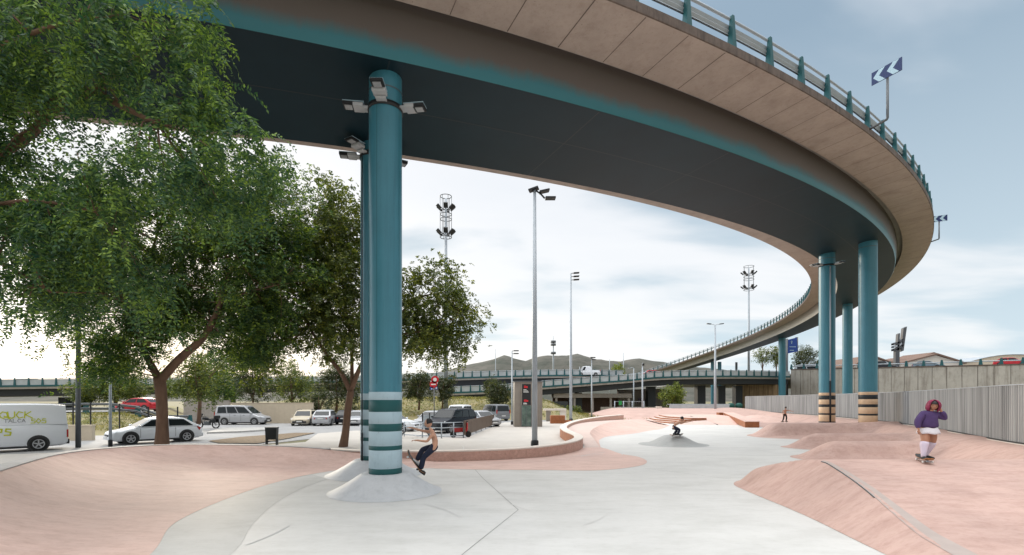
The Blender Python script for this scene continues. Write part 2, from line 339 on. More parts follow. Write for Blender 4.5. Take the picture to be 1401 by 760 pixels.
# the cloud overhead and behind is a plain, slightly warm grey-white
neu = nd('ShaderNodeMix', data_type='RGBA'); neu.inputs[7].default_value = (7.7,7.65,7.6,1)
nf_ = mth('MAXIMUM', mth('SUBTRACT', mth('MULTIPLY', zen.outputs[0], .6), .6), mth('SUBTRACT', 8.0, mth('MULTIPLY', back.outputs[0], 8.0))); nf_ = mth('MINIMUM', nf_, 1.0)
L.new(nf_, neu.inputs[0]); L.new(mix.outputs[2], neu.inputs[6])
mul = nd('ShaderNodeVectorMath', operation='SCALE'); L.new(neu.outputs[2], mul.inputs[0]); # sky mostly out of view to the left, raised to light the left bank
left = nd('ShaderNodeMapRange'); left.interpolation_type = 'SMOOTHSTEP'; left.inputs['From Min'].default_value = -.60; left.inputs['From Max'].default_value = -.92; left.inputs['To Min'].default_value = 1; left.inputs['To Max'].default_value = 3.0
L.new(X, left.inputs['Value'])
L.new(mth('MULTIPLY', mth('MULTIPLY', zen.outputs[0], back.outputs[0]), left.outputs[0]), mul.inputs['Scale'])
bg = nd('ShaderNodeBackground'); bg.inputs['Strength'].default_value = .1; L.new(mul.outputs[0], bg.inputs['Color'])
wo = nd('ShaderNodeOutputWorld'); L.new(bg.outputs[0], wo.inputs['Surface'])
sl = bpy.data.lights.new('sun', 'SUN'); sl.energy = 1.5; sl.angle = math.radians(10); sl.color = (1, .87, .70)
so = bpy.data.objects.new('sun', sl); COL.objects.link(so)
sd = Vector((math.sin(SUN_AZ)*math.cos(SUN_EL), math.cos(SUN_AZ)*math.cos(SUN_EL), math.sin(SUN_EL)))
so.rotation_euler = sd.to_track_quat('Z', 'Y').to_euler(); so.location = (-30, 40, 30)
SC.view_settings.view_transform = 'Standard'; SC.view_settings.look = 'None'; SC.view_settings.exposure = .15; SC.view_settings.gamma = 1
SC.view_settings.use_curve_mapping = False
SC.cycles.max_bounces = 6; SC.cycles.transparent_max_bounces = 6
SC.cycles.use_denoising = True

# ------------------------------------------------------------------ ground
def sheet(name, poly, z, m, kind='structure', thick=0):
    mb = MB()
    if thick: mb.prism(poly, z-thick, z)
    else: mb.add([(p[0], p[1], z) for p in poly], [list(range(len(poly)))])
    o = mb.build(name, m); o['kind'] = kind
    return o
def smooth_pts(pts, n=8):
    """Catmull-Rom through points of any dimension"""
    P = [np.array(p, float) for p in pts]; P = [2*P[0]-P[1]]+P+[2*P[-1]-P[-2]]; out = []
    for i in range(1, len(P)-2):
        a, b, c, d = P[i-1:i+3]
        for k in range(n):
            t = k/n; out.append(.5*((2*b)+(c-a)*t+(2*a-5*b+4*c-d)*t*t+(3*b-a-3*c+d)*t**3))
    out.append(P[-2]); return out

sheet('ground', [(-3000,-60),(3000,-60),(3000,4000),(-3000,4000)], -.06, 'ground')
sheet('road', [(-70,8),(-19,17.5),(-14,27),(-11.5,36),(-3,42),(-3,62),(-70,62)], -.04, 'asphalt')
sheet('car_park', [(-9,31),(12,31),(12,64),(-9,64)], -.035, 'asphalt')
plz = [(-15,17),(-16.5,23),(-12.6,28.0),(-12,29),(-14.2,36.5),(-12.5,40),(-4,40.5),(-6.5,33.2),(-3,32),(-1.6,47),(-.8,55),(6,58),(14,56),(13,50),(9,47),(4,38),(3.4,30),(2,22),(-3,19.6),(-8,19.6),(-13,19.2)]
sheet('plaza', plz, -.02, 'plaza')
sheet('pavement', [(-34,18.5),(-22,22.5),(-16.5,26.5),(-14.5,20.5),(-14.6,16.5),(-10.5,7.5),(-20,5),(-34,6)], -.015, 'plaza')
# planting bed with fallen leaves, and the kerbed strip beyond the road
bed = [gp(300,606.5,-.01),gp(352,607,-.01),gp(395,600,-.01),gp(432,592.5,-.01),gp(405,592.5,-.01),gp(330,598,-.01),gp(285,603.5,-.01)]
sheet('soil_bed', [(p.x,p.y) for p in bed], 0.0, 'soil')
isl = [gp(283,593),gp(305,586.5),gp(372,586),gp(377,588.5),gp(330,591.5)]
sheet('traffic_island', [(p.x,p.y) for p in isl], .08, 'kerb', thick=.13)
sheet('far_verge', [(10,58),(22,62),(30,92),(4,92),(6,62)], -.012, 'grassbase')

def hf(name, xs, ys, fn, m):
    """height-field sheet"""
    mb = MB(); mb.smooth = True
    vs = [(x, y, fn(x, y)) for y in ys for x in xs]; n = len(xs)
    mb.add(vs, [(j*n+i, j*n+i+1, (j+1)*n+i+1, (j+1)*n+i) for j in range(len(ys)-1) for i in range(n-1)])
    return mb.build(name, m, recalc=False)
def sstep(a, b, x):
    t = min(1, max(0, (x-a)/(b-a))); return t*t*(3-2*t)
from mathutils import noise as mnoise
def fbm(x, y, s, o=0): return mnoise.fractal(Vector((x*s+o, y*s-o, o)), 1.0, 2.0, 4)
# grass bank behind the parked cars, up to the viaduct
def bank_h(x, y):
    h = 2.7*sstep(60, 80, y)*sstep(13, 3, x)*sstep(-44, -34, x)
    l = 1.15*sstep(33, 45, y)*sstep(0, 3.5, -(x+26.5)-max(0, y-36)*.6)
    return -.08+max(h, l)+.12*fbm(x, y, .3)*min(1, max(h, l))
o = hf('embankment', np.linspace(-75, 16, 120), np.linspace(26, 110, 110), bank_h, 'drygrass'); o['kind'] = 'structure'

# hills on the horizon
def hill_h(x, y):
    u = U0+F*x/y
    prof = np.interp(u, [-600,-100,0,40,90,200,400,560,640,690,720,745,770,790,815,850,870,905,960,1100,1400,2200], [30,45,28,32,28,20,25,34,51,64,57,65,67,68,59,57,61,56,47,30,14,8])
    d = y; k = sstep(900, 1500, d)*(1-.5*sstep(1500, 2400, d))
    return prof*1500/F*k*(1+.10*fbm(x, y, .004, 3))+3*fbm(x, y, .02, 5)-6
o = hf('hills', np.linspace(-2300, 2300, 300), np.linspace(800, 2400, 60), hill_h, 'hill'); o['kind'] = 'structure'

# ------------------------------------------------------------------ skatepark floor
flo = [(-9,-6),(-9,5),(-11,11),(-13,15.3),(-12.4,18),(-8,19.6),(-2.9,19.3),(2,21.7),(3.4,24.5),(3.6,30),(3.6,35),(5,40),(7,44.3),(10.7,49.8),(11,56),(30,80),(33,70),(26,35),(18,18),(14,8),(14,-6)]
mb = MB(); mb.add([(x,y,0) for x,y in flo], [list(range(len(flo)))])
mb.cur = 1
def strip(mb, pts, w, z):
    L_ = []; R_ = []
    P = [Vector((p[0], p[1])) for p in pts]
    for i, p in enumerate(P):
        t = (P[min(i+1, len(P)-1)]-P[max(i-1, 0)]).normalized(); n = Vector((-t.y, t.x))*w/2
        L_.append((p.x+n.x, p.y+n.y, z)); R_.append((p.x-n.x, p.y-n.y, z))
    mb.loft([L_, R_], smooth=False)
for pts in ([gp(640,632),gp(661,655),gp(709,698)], [gp(709,698),gp(635,757),gp(600,790)], [gp(882,641),gp(1000,656)], [gp(1040,606),gp(1250,640)]):
    strip(mb, pts, .014, .004)
mb.cur = 2
rs = random.Random(5)
for k_ in range(16):
    cx, cy = rs.uniform(-4.5, 5), rs.uniform(7.5, 24); r_, a0 = rs.uniform(2.5, 9), rs.uniform(0, 6.28); ln_ = rs.uniform(.8, 3.5)/r_
    ox, oy = cx-r_*math.cos(a0), cy-r_*math.sin(a0)
    strip(mb, [(ox+r_*math.cos(a0+ln_*q/10), oy+r_*math.sin(a0+ln_*q/10)) for q in range(11)], rs.uniform(.02, .05), .0045+.0002*k_)
mb.build('skatepark_floor', ['floor', 'joint', 'scuff'], recalc=False)['kind'] = 'structure'
# older, darker pour along the foot of the bank
old = smooth_pts([(-4.2,2),(-4.85,5),(-5.6,7.7),(-6.6,9.8),(-6.95,12.3),(-6.9,14.5),(-6.5,16.2)], 5)
inn = smooth_pts([(-5.6,15.2),(-5.7,13.5),(-5.5,11.6),(-5.0,9.6),(-4.4,7.9),(-3.9,5),(-3.4,2)], 5)
sheet('floor_patch', [(p[0],p[1]) for p in old]+[(p[0],p[1]) for p in inn], .0035, 'oldfloor')
# pink apron in front of the low wall
ap = smooth_pts([(-6.4,17.6),(-5.0,17.9),(-3.66,17.75),(-1.5,17.3),(1.0,17.15),(3.0,17.1),(4.6,18.2),(5.3,19.6),(5.35,21.2),(4.9,22.3),(4.7,24.5)], 6)
apn = [(p[0],p[1]) for p in ap]+[(4.4,26.2),(3.6,25.2),(2.2,22.1),(0,20.4),(-2.9,19.6),(-5.6,19.4)]
sheet('pink_apron', apn, .005, 'pink')

# curved bank on the left: quarter profile from the foot line up to the coping
pairs = [((-4.0,-2),(-6.8,-3,.74)),((-4.3,2),(-7.6,1,.74)),((-4.85,5),(-8.5,4.1,.74)),((-5.6,7.7),(-9.65,7.5,.75)),((-6.6,9.8),(-11.7,11.3,.75)),((-6.95,12.3),(-13.8,15.6,.75)),((-6.9,14.5),(-12.9,18.25,.74)),((-6.5,16.2),(-9.95,18.85,.68)),((-5.6,17.7),(-7.6,18.95,.57)),((-4.4,18.7),(-5.8,19.1,.36)),((-2.9,19.2),(-2.95,19.28,.02))]
cs = smooth_pts([(*b, *t) for b, t in pairs], 10)
rings = []
for i, q in enumerate(cs):
    ex = 2.9
    rings.append([(q[0]+(q[2]-q[0])*t, q[1]+(q[3]-q[1])*t, .006+q[4]*(t**ex)) for t in np.linspace(0, 1, 22)])
bk = thing('skate_bank', 'long curved pink concrete bank wrapping the left side of the grey floor', 'skate bank')
mb = MB(); mb.loft(rings); mb.build('bank_face', 'pink', bk)
def offset_line(P, w):
    out = []
    for i, p in enumerate(P):
        t = np.array(P[min(i+1, len(P)-1)][:2])-np.array(P[max(i-1, 0)][:2]); t = t/max(1e-6, np.linalg.norm(t))
        out.append((p[0]-t[1]*w, p[1]+t[0]*w, p[2]))
    return out
top = [(q[2], q[3], q[4]) for q in cs[:84]]
o1, o2 = offset_line(top, .12), offset_line(top, .55)
mb = MB(); mb.loft([[(*p[:2], p[2]-.2) for p in top], [(*p[:2], p[2]+.03) for p in top], [(*p[:2], p[2]+.035) for p in o1], [(*p[:2], p[2]+.012) for p in o1], [(*p[:2], p[2]+.005) for p in o2], [(*p[:2], -.1) for p in o2]], smooth=False)
mb.build('coping', 'coping', bk)

# low S-shaped wall
wl = smooth_pts([(-7.4,20.15,.46),(-5.7,19.75,.43),(-2.87,19.75,.42),(0,20.6,.43),(1.9,22.1,.47),(3.1,24.3,.5),(3.55,27.0,.52),(3.35,30.5,.57),(3.55,34.5,.61),(4.6,39.3,.68),(6.3,43.6,.78),(8.6,47.1,.9),(10.9,49.6,.97)], 10)
wl = [tuple(p) for p in wl]
wt = thing('low_wall', 'low winding pink concrete wall with pale top between plaza and skate floor', 'wall')
fr, bkk = offset_line(wl, -.22), offset_line(wl, .22)
mb = MB()
mb.loft([[(*p[:2], -.1) for p in fr], [(*p[:2], p[2]-.05) for p in fr]], smooth=True)
for A, B in ((fr, bkk),):
    for i in (0, -1):
        mb.add([(*A[i][:2], -.1), (*B[i][:2], -.1), (*B[i][:2], B[i][2]-.05), (*A[i][:2], A[i][2]-.05)], [(0,1,2,3)])
mb.build('wall_face', 'pinkwall', wt)
f2, b2 = offset_line(wl, -.228), offset_line(wl, .228)
mb = MB(); mb.loft([[(*p[:2], p[2]-.05) for p in f2], [(*p[:2], p[2]) for p in f2], [(*p[:2], p[2]) for p in b2], [(*p[:2], p[2]-.05) for p in b2], [(*p[:2], p[2]-.05) for p in f2]], smooth=False)
mb.build('wall_top', 'cap', wt)
mb = MB(); mb.loft([[(*p[:2], -.1) for p in bkk], [(*p[:2], p[2]-.05) for p in bkk]], smooth=True)
mb.build('back_cladding', 'corten', wt)

# raised apron and bank beside the S wall
W_ = [(3.7,25.2,.0),(3.85,27.5,.06),(3.65,30.6,.22),(3.8,34.6,.36),(4.85,39.2,.47),(6.5,43.4,.5),(8.8,46.9,.5),(11.1,49.4,.5)]
E_ = [(4.5,25.6,.01),(4.7,28.6,.2),(4.95,31.6,.36),(5.9,35.2,.5),(8.0,41.5,.55),(10.0,46,.55),(12.0,48.3,.52),(13.2,49.8,.5)]
Fo = [(4.55,25.6,.004),(4.95,28.3,.004),(5.4,30.6,.004),(6.5,33.3,.004),(8.9,36.2,.004),(10.7,39.2,.004),(12.6,42.0,.004),(15.0,47.5,.004)]
sb = thing('side_bank', 'pink bank with pale curved ledge beside the winding low wall', 'skate bank')
mb = MB(); a = smooth_pts(W_, 6); b = smooth_pts(E_, 6); c = smooth_pts(Fo, 6)
mb.loft([a, [(p*.5+q*.5) for p, q in zip(a, b)], b]); mb.build('ledge_top', 'pinkpale', sb)
mb = MB(); mb.loft([[p+(q-p)*np.array((t, t, 1-(1-t)**1.7 if t < 1 else 1)) for p, q in zip(b, c)] for t in np.linspace(0, 1, 8)])
mb.build('bank_face', 'pink', sb)
# end slope of that bank
mb = MB(); e0 = Vector(E_[-1]); w0 = Vector(W_[-1]); mb.smooth = True
mb.add([w0, e0, (15.0,47.5,.004), (16.0,54,.004), (12.0,54.5,.004)], [(0,1,2,3),(0,3,4)])
mb.build('bank_end', 'pink', sb, recalc=False)

# grey mound with its rider
gm = MB()
gm.lathe((px(921,27.2), 27.2, .003), [(.01,.53),(.25,.52),(.5,.47),(.8,.33),(1.05,.19),(1.35,.07),(1.65,.015),(1.85,0)], 40, caps=False)
one(gm, 'concrete_mound', 'mound', 'small round grey concrete mound in the middle of the pale floor', 'skate mound')

# pump-track waves, hip and bank up to the fence on the right
FB = [(2,12.2),(7,13.6),(11,15.2),(17.3,17.7),(20.6,19.3),(26,22.2),(37,27.2),(52,31.2),(73,34.2),(90,35.5)]
def fx(y): return np.interp(y, [p[0] for p in FB], [p[1] for p in FB])
XB = [(-5,4.6),(2,5.3),(7.7,5.8),(10.4,6.1),(13.2,6.2),(14.3,6.35),(15.1,7.0),(16.0,8.6),(17.2,11.0),(18.4,12.6),(19.4,12.1),(20.2,11.75),(21.2,11.8),(22.0,12.6),(22.8,14.6),(23.6,15.3),(24.3,14.3),(25.2,13.85),(26.0,14.0),(27,15.4),(28.4,17.6),(30.4,17.8),(31.8,16.2),(33.2,15.9),(34.6,16.3),(37,18.4),(40,20.6),(43,21.8),(47,22.6),(51,20.5),(54,17.5),(58,14.5),(64,11),(72,11),(86,12)]
XB = [tuple(p) for p in smooth_pts(XB, 5)]
xby, xbx = [p[0] for p in XB], [p[1] for p in XB]
def xb(y): return np.interp(y, xby, xbx)
PY = [-5,5.2,6.2,8,10,11.6,12.1,12.6,13.2,14.4,15.8,17.6,19.8,20.15,20.42,20.75,21.3,22.4,23.6,24.7,25.05,25.33,25.7,26.4,27.8,29.5,32.2,32.65,33.0,33.45,34.2,36,38,42,47,52,57,62,68,76,90]
PZ = [0,0,.06,.33,.64,.87,.92,.90,.80,.46,.14,.01,.01,.20,.56,.68,.63,.36,.06,.03,.26,.58,.68,.60,.22,.02,.04,.42,.80,.89,.82,.50,.22,.08,.05,.05,.08,.40,.9,1.1,1.1]
psm = smooth_pts(list(zip(PY, PZ)), 6)
pyy, pzz = [p[0] for p in psm], [p[1] for p in psm]
def pump_h(x, y):
    dx = x-xb(y)
    p = np.interp(y, pyy, pzz)
    if y < 15: wdt = 1.35*max(.3, p)+.15
    elif y < 47: wdt = 1.9
    else: wdt = 6
    k = min(1, max(0, dx/wdt))
    if y < 13.4: k = k*.97+.03*sstep(0, 1, k)
    else: k = sstep(0, 1, k)
    h = p*k
    db = fx(y)-x
    rise = (.82+.3*sstep(60, 78, y))*sstep(4.2, .35, db)
    if y < 12: rise *= sstep(3, 12, y)
    return .006+max(h, 0)+(rise-min(h, rise)*.9)*sstep(4.2, .35, db)
mb = MB(); mb.smooth = True
ys = np.concatenate([np.arange(-5, 5, .5), np.arange(5, 48, .16), np.arange(48, 86.1, .6)]); nx = 90
ts = np.concatenate([np.linspace(0, .35, 48), np.linspace(.35, 1, 43)[1:]]); nx = len(ts)
vs = []
for y in ys:
    a_, b_ = xb(y), fx(y)+.25
    for t in ts:
        x = a_+(b_-a_)*t; vs.append((x, y, pump_h(min(x, fx(y)-.02), y)))
mb.add(vs, [(j*nx+i, j*nx+i+1, (j+1)*nx+i+1, (j+1)*nx+i) for j in range(len(ys)-1) for i in range(nx-1)])
pt = thing('pump_track', 'pink concrete wave track with hip and rollers along the ribbed metal fence', 'pump track')
mb.build('wave_surface', 'pinkdim', pt, recalc=False)
# rubbed strip down the hip line
hip = []
for y in np.linspace(12.15, 6.6, 26):
    p = np.interp(y, pyy, pzz); wdt = 1.35*max(.3, p)+.15; hip.append((xb(y)+wdt, y))
mb = MB(); mb.smooth = True; ring1 = []; ring2 = []
for i, (x, y) in enumerate(hip):
    wd = .06+.30*i/25
    ring1.append((x-.02, y, pump_h(x-.02, y)+.006)); ring2.append((x+wd, y+.05, pump_h(x+wd, y+.05)+.006))
mb.loft([ring1, [tuple((np.array(p)*.5+np.array(q)*.5)+np.array((0,0,.002))) for p, q in zip(ring1, ring2)], ring2]); mb.build('hip_strip', 'lightjoint', pt, recalc=False)
mb = MB(); mb.tube([(x-.03, y, pump_h(x-.03, y)+.004) for x, y in hip[:13]], .012, 5); mb.build('hip_edge', 'galvdark', pt)

# ribbed metal fence
fpts = smooth_pts([(b, a) for a, b in FB], 40)
ft = thing('metal_fence', 'long curved ribbed grey metal fence along the right edge of the park', 'fence')
mb = MB()
def resample(P, step):
    P = np.array(P); s = np.concatenate([[0], np.cumsum(np.linalg.norm(np.diff(P[:, :2], axis=0), axis=1))]); q = np.arange(0, s[-1], step)
    return np.stack([np.interp(q, s, P[:, k]) for k in range(P.shape[1])], 1)
rp = resample([(p[0], p[1]) for p in fpts if 6 < p[1] < 74], .042)
ins = []
for i, p in enumerate(rp):
    t = rp[min(i+1, len(rp)-1)]-rp[max(i-1, 0)]; t /= np.linalg.norm(t); n = np.array((t[1], -t[0]))
    off = (0, 0, .045, .045)[i % 4]; ins.append(p+n*(.18+off))
def fz(y): return .80+.12*sstep(60, 74, y)
mb.loft([[(p[0], p[1], fz(p[1])-.02) for p in ins], [(p[0], p[1], 2.96) for p in ins]], smooth=False)
mb.build('fence_panel', 'fence', ft, recalc=False)
mb = MB()
r2 = resample([(p[0], p[1]) for p in fpts if 6 < p[1] < 74.1], .8)
def rail(mb, P, w, z0, z1, off, zf=None):
    l = offset_line([(p[0], p[1], 0) for p in P], -off+w/2); r = offset_line([(p[0], p[1], 0) for p in P], -off-w/2)
    zb = [(fz(p[1]) if zf else 0) for p in P]
    mb.loft([[(q[0], q[1], z0+z) for q, z in zip(l, zb)], [(q[0], q[1], z1+z) for q, z in zip(l, zb)], [(q[0], q[1], z1+z) for q, z in zip(r, zb)], [(q[0], q[1], z0+z) for q, z in zip(r, zb)], [(q[0], q[1], z0+z) for q, z in zip(l, zb)]], smooth=False)
rail(mb, r2, .09, -.02, .05, .10, True); mb.build('base_kerb', 'cap', ft)
mb = MB(); rail(mb, r2, .03, -.03, .10, .165, True); mb.build('base_dark_strip', 'black', ft)  # thin black strip drawing the dark line at the fence foot
mb = MB(); rail(mb, r2, .06, 2.95, 2.985, .20); mb.build('top_rail', 'galv', ft)

# ------------------------------------------------------------------ curved ramp bridge
BP = [-13.1693, 10.828, 0.2928, 0.015, -0.017, 0.0117, 6.1799, 3.1172, -4.5221]
bs = np.arange(-45, 172.01, .25)
bth = BP[2]+BP[3]*bs+BP[4]*bs**2/200+BP[5]*bs**3/3e4
bx = np.cumsum(np.cos(bth))*.25; by = np.cumsum(np.sin(bth))*.25; i0 = int(np.argmin(abs(bs))); bx += BP[0]-bx[i0]; by += BP[1]-by[i0]
bz = CH+7.7+BP[6]*bs/100+BP[7]*(bs/100)**2+BP[8]*(bs/100)**3
be = .0674+.0208*bs/100
def bpt(s, o, dz):
    i = np.interp(s, bs, np.arange(len(bs))); k = int(min(len(bs)-2, i)); f = i-k
    g = lambda a: a[k]*(1-f)+a[k+1]*f
    th = g(bth); return Vector((g(bx)+math.sin(th)*o, g(by)-math.cos(th)*o, g(bz)+g(be)*o+dz))
def bdir(s):
    th = np.interp(s, bs, bth); return Vector((math.cos(th), math.sin(th), 0)), Vector((math.sin(th), -math.cos(th), 0))
br = thing('ramp_bridge', 'huge curved concrete ramp bridge with dark teal girder sweeping over the skatepark', 'bridge')
SS = np.arange(-45, 172.01, .75)
def bsweep(prof, ss=SS): return [[bpt(s, o, dz) for s in ss] for o, dz in prof]
for side in (1, -1):
    mb = MB(); pr_ = [(2.14*side,0),(2.17*side,.04),(2.21*side,.3),(2.24*side,.65),(2.26*side,1.0),(2.27*side,1.55)]
    mb.loft(bsweep(pr_), smooth=True)
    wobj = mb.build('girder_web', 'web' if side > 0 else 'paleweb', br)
    at_ = wobj.data.attributes.new('browning', 'FLOAT', 'POINT')
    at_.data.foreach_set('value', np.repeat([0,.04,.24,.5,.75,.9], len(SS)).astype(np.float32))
mb = MB()
mb.loft(bsweep([(-4.43,1.12),(-2.62,1.10),(-2.62,1.5),(2.62,1.5),(2.62,1.10),(4.43,1.125)]), smooth=False)
mb.cur = 1                                                      # open joints between the cast wing panels
for s in np.arange(-12, 64, 1.55):
    w_ = .010+.006*random.random()
    q = [bpt(s-w_, 2.64, 1.097), bpt(s+w_, 2.64, 1.097), bpt(s+w_, 4.41, 1.120), bpt(s-w_, 4.41, 1.120)]; mb.add(q, [(0,1,2,3)])
mb.build('deck_slab', ['slab', 'slabedge'], br)
mb = MB()
for sgn in (1, -1):
    mb.loft(bsweep([(4.43*sgn,1.125),(4.46*sgn,1.14),(4.46*sgn,1.40),(4.40*sgn,1.44)]), smooth=False)
mb.build('deck_edge', 'slabedge', br)
mb = MB(); mb.loft(bsweep([(-4.40,1.44),(-3.95,1.46),(-3.95,1.40),(3.95,1.40),(3.95,1.46),(4.40,1.44)]), smooth=False); mb.build('roadway', 'asphalt', br)
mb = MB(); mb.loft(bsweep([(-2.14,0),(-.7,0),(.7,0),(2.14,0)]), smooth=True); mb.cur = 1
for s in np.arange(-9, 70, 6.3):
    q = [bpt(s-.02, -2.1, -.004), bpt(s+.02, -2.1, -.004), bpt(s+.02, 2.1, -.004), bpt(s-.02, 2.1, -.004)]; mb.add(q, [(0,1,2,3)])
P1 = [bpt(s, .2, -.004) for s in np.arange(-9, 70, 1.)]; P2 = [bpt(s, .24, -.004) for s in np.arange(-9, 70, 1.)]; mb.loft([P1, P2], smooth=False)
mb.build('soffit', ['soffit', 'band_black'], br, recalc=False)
def barrier_rail(mb, side, ss, o=4.22):
    for z0, h in ((1.86,.30),):
        prof = [(o*side, 1.85),(o*side-.05*side,1.93),(o*side,2.0),(o*side-.05*side,2.07),(o*side,2.15)]
        mb.loft([[bpt(s, a, dz) for s in ss] for a, dz in prof], smooth=False)
        mb.loft([[bpt(s, a+.06*side, dz) for s in ss] for a, dz in prof], smooth=False)
    mb.tube([bpt(s, (o+.05)*side, 2.36) for s in ss], .045, 6)
mb = MB(); barrier_rail(mb, 1, np.arange(-44, 171, 1.0)); mb.build('guard_rail', 'galv', br)
mb = MB(); barrier_rail(mb, -1, np.arange(-44, 171, 1.0)); mb.build('guard_rail', 'galv', br)
def rail_post(s, side):
    mb = MB(); t, n = bdir(s); o = 4.30*side; t = t*.052; 
    a = bpt(s, o-.08*side, 1.44); b = bpt(s, o+.12*side, 1.44); c = bpt(s, o+.08*side, 2.42); d = bpt(s, o-.02*side, 2.42)
    mb.add([a-t*2.0, b-t*2.0, c-t*.9, d-t*.9, a+t*2.0, b+t*2.0, c+t*.9, d+t*.9], [(0,1,2,3),(4,7,6,5),(0,4,5,1),(1,5,6,2),(2,6,7,3),(3,7,4,0)])
    return mb
for s in np.arange(11.7, 62, 1.93): rail_post(s, 1).build('rail_post', 'tealrail', br)
for s in np.arange(44, 170, 1.75): rail_post(s, -1).build('rail_post', 'tealrail', br)

# chevron signs on outrigger posts
def chevron(s, label, yaw, arm=.65, hgt=1.70, k=1.0):
    t, n = bdir(s); b0 = bpt(s, 4.42, 1.35)
    r = thing('chevron_sign', label, 'road sign', b0, 0, 'chevron signs on the outside of the ramp bridge')
    e1 = n*arm+Vector((0,0,.16)); top_ = e1+Vector((0,0,hgt))
    mb = MB(); mb.tube([Vector((0,0,0)), e1*.97, e1+Vector((0,0,.04)), top_], .05, 8); mb.build('post', 'galvdark', r)
    bn_ = Vector((math.cos(yaw), math.sin(yaw), 0)); bt = Vector((-bn_.y, bn_.x, 0))
    R = Matrix((bn_, bt, Vector((0,0,1)))).transposed()
    wd, ht = 1.2*k, .56*k; c = top_+Vector((0,0,ht/2-.05))-bt*.07
    mb = MB(); mb.box(c, (wd, .03, ht), mtx=R); mb.build('board', 'signnavy', r)
    mb = MB()
    for face in (-1, 1):
        for q in (-.33*k, .22*k):
            def pp(a, b): return c+bn_*a+Vector((0,0,b))+bt*face*.018
            h2 = ht/2-.01
            for sg in (1, -1): mb.add([pp(q-.20*k,0), pp(q+.04*k,0), pp(q+.28*k,h2*sg), pp(q+.04*k,h2*sg)], [(0,1,2,3)])
    mb.build('chevron_marking', 'signwhite', r, recalc=False)
chevron(28.9, 'upper blue and white chevron sign standing off the bridge edge above the rail', -1.13, k=.93)
chevron(56.0, 'lower small chevron sign at the outermost bend of the bridge', -.5, arm=.6, hgt=1.45, k=.85)

# bridge columns
def column(name, x, y, zt, zb, r, bands, main, label, group=None):
    c = thing(name, label, 'bridge column', (x, y, zb), 0, group)
    mb = MB(); mb.lathe((0,0,0), [(r, bands[-1][1] if bands else 0), (r, zt-zb)], 48, caps=False); mb.build('shaft', main, c)
    mb = MB(); mb.lathe((0,0,0), [(r+.012, zt-zb-.45), (r+.012, zt-zb-.42)], 40, caps=False); mb.build('weld_seam', 'galvdark', c)
    for z0, z1, m in bands:
        mb = MB(); mb.lathe((0,0,0), [(r+.002, z0), (r+.004, z0+.003), (r+.004, z1-.003), (r+.002, z1)], 48, caps=False); mb.build('paint_band', m, c)
    return c
def vz(v, d): return pz(v, d)
yN = 13.18; zb = .47
bl = [650,642.5,617,611,591,580.5,564,547.5,536.5]; mats_ = ['band_dark','band_blue','band_dark','band_blue','band_dark','band_blue','band_dark','band_blue']
bN = [((vz(bl[i],yN-.42)-zb), (vz(bl[i+1],yN-.42)-zb), mats_[i]) for i in range(8)]
bN[0] = (0, bN[0][1], bN[0][2])
cN = column('bridge_column', px(527.5,yN), yN, 10.9, zb, .425, bN, 'teal', 'nearest teal bridge column with pale blue bands rising from a grey concrete cone')
mb = MB()
for a_ in (-1.86, -.4, .9, 2.4): mb.add([(.427*math.cos(a_-.012), .427*math.sin(a_-.012), 2.35), (.427*math.cos(a_+.012), .427*math.sin(a_+.012), 2.35), (.427*math.cos(a_+.012), .427*math.sin(a_+.012), 10.2), (.427*math.cos(a_-.012), .427*math.sin(a_-.012), 10.2)], [(0,1,2,3)])
mb.build('panel_seam', 'tealrail', cN)
yM = 16.2; 
cM = column('bridge_column', px(512,yM), yM, 10.75, zb, .425, [(a, b, m) for a, b, m in bN], 'teal', 'teal column with pale blue bands mostly hidden behind the nearest column')
mb = MB(); mb.tube([(px(495.3,15.8)-px(512,yM),-.4,.2),(px(495.3,15.8)-px(512,yM),-.4,9.9)], .02, 6); mb.tube([(px(495.3,15.8)-px(512,yM),-.4,0),(px(495.3,15.8)-px(512,yM),-.4,.9)], .032, 6); mb.build('drain_pipe', 'black', cM)
yR = 34.0; blr = [581,578.5,569,566.5,557.5,553.5,546.5,540.5,536.5]; mr_ = ['band_black','band_cream','band_black','band_cream','band_black','band_cream','band_black','band_cream']
bR = [(vz(blr[i],yR-.5)-.8, vz(blr[i+1],yR-.5)-.8, mr_[i]) for i in range(8)]; bR[0] = (-.2, bR[0][1], 'band_black')
grp = None
cR = column('bridge_column', px(1187.5,yR), yR, 13.2, .8, .545, bR, 'teal', 'stout teal column with cream and black bands on the crest of the far roller')
cL = column('bridge_column', px(1131.5,36.2), 36.2, 13.05, .78, .52, bR, 'teal', 'teal column with cream and black bands and a pale drain pipe down its side')
mb = MB(); q0 = Vector((px(1136.5,35.6)-px(1131.5,36.2), -.56, 0)); mb.tube([q0+Vector((0,0,2.9)), q0+Vector((0,0,11.2))], .05, 8); mb.build('drain_pipe', 'galv', cL)
mb = MB(); mb.tube([q0+Vector((0,0,0)), q0+Vector((0,0,3.0))], .06, 8); mb.build('drain_pipe_foot', 'black', cL)
column('bridge_column', px(1159.5,64), 64, 14.9, -.1, .56, [], 'teal', 'plain teal column behind the fence between the two banded columns')
column('bridge_column', px(1070,98), 98, 14.6, -.1, .64, [], 'teal', 'plain teal column beside the blue motorway sign beyond the fence')
column('bridge_column', px(975,126), 126, 12.1, -.1, .45, [], 'teal', 'far teal column left of the pair behind the double lamp post')
column('bridge_column', px(984.5,126), 126, 12.1, -.1, .45, [], 'teal', 'far teal column right of the pair behind the double lamp post')
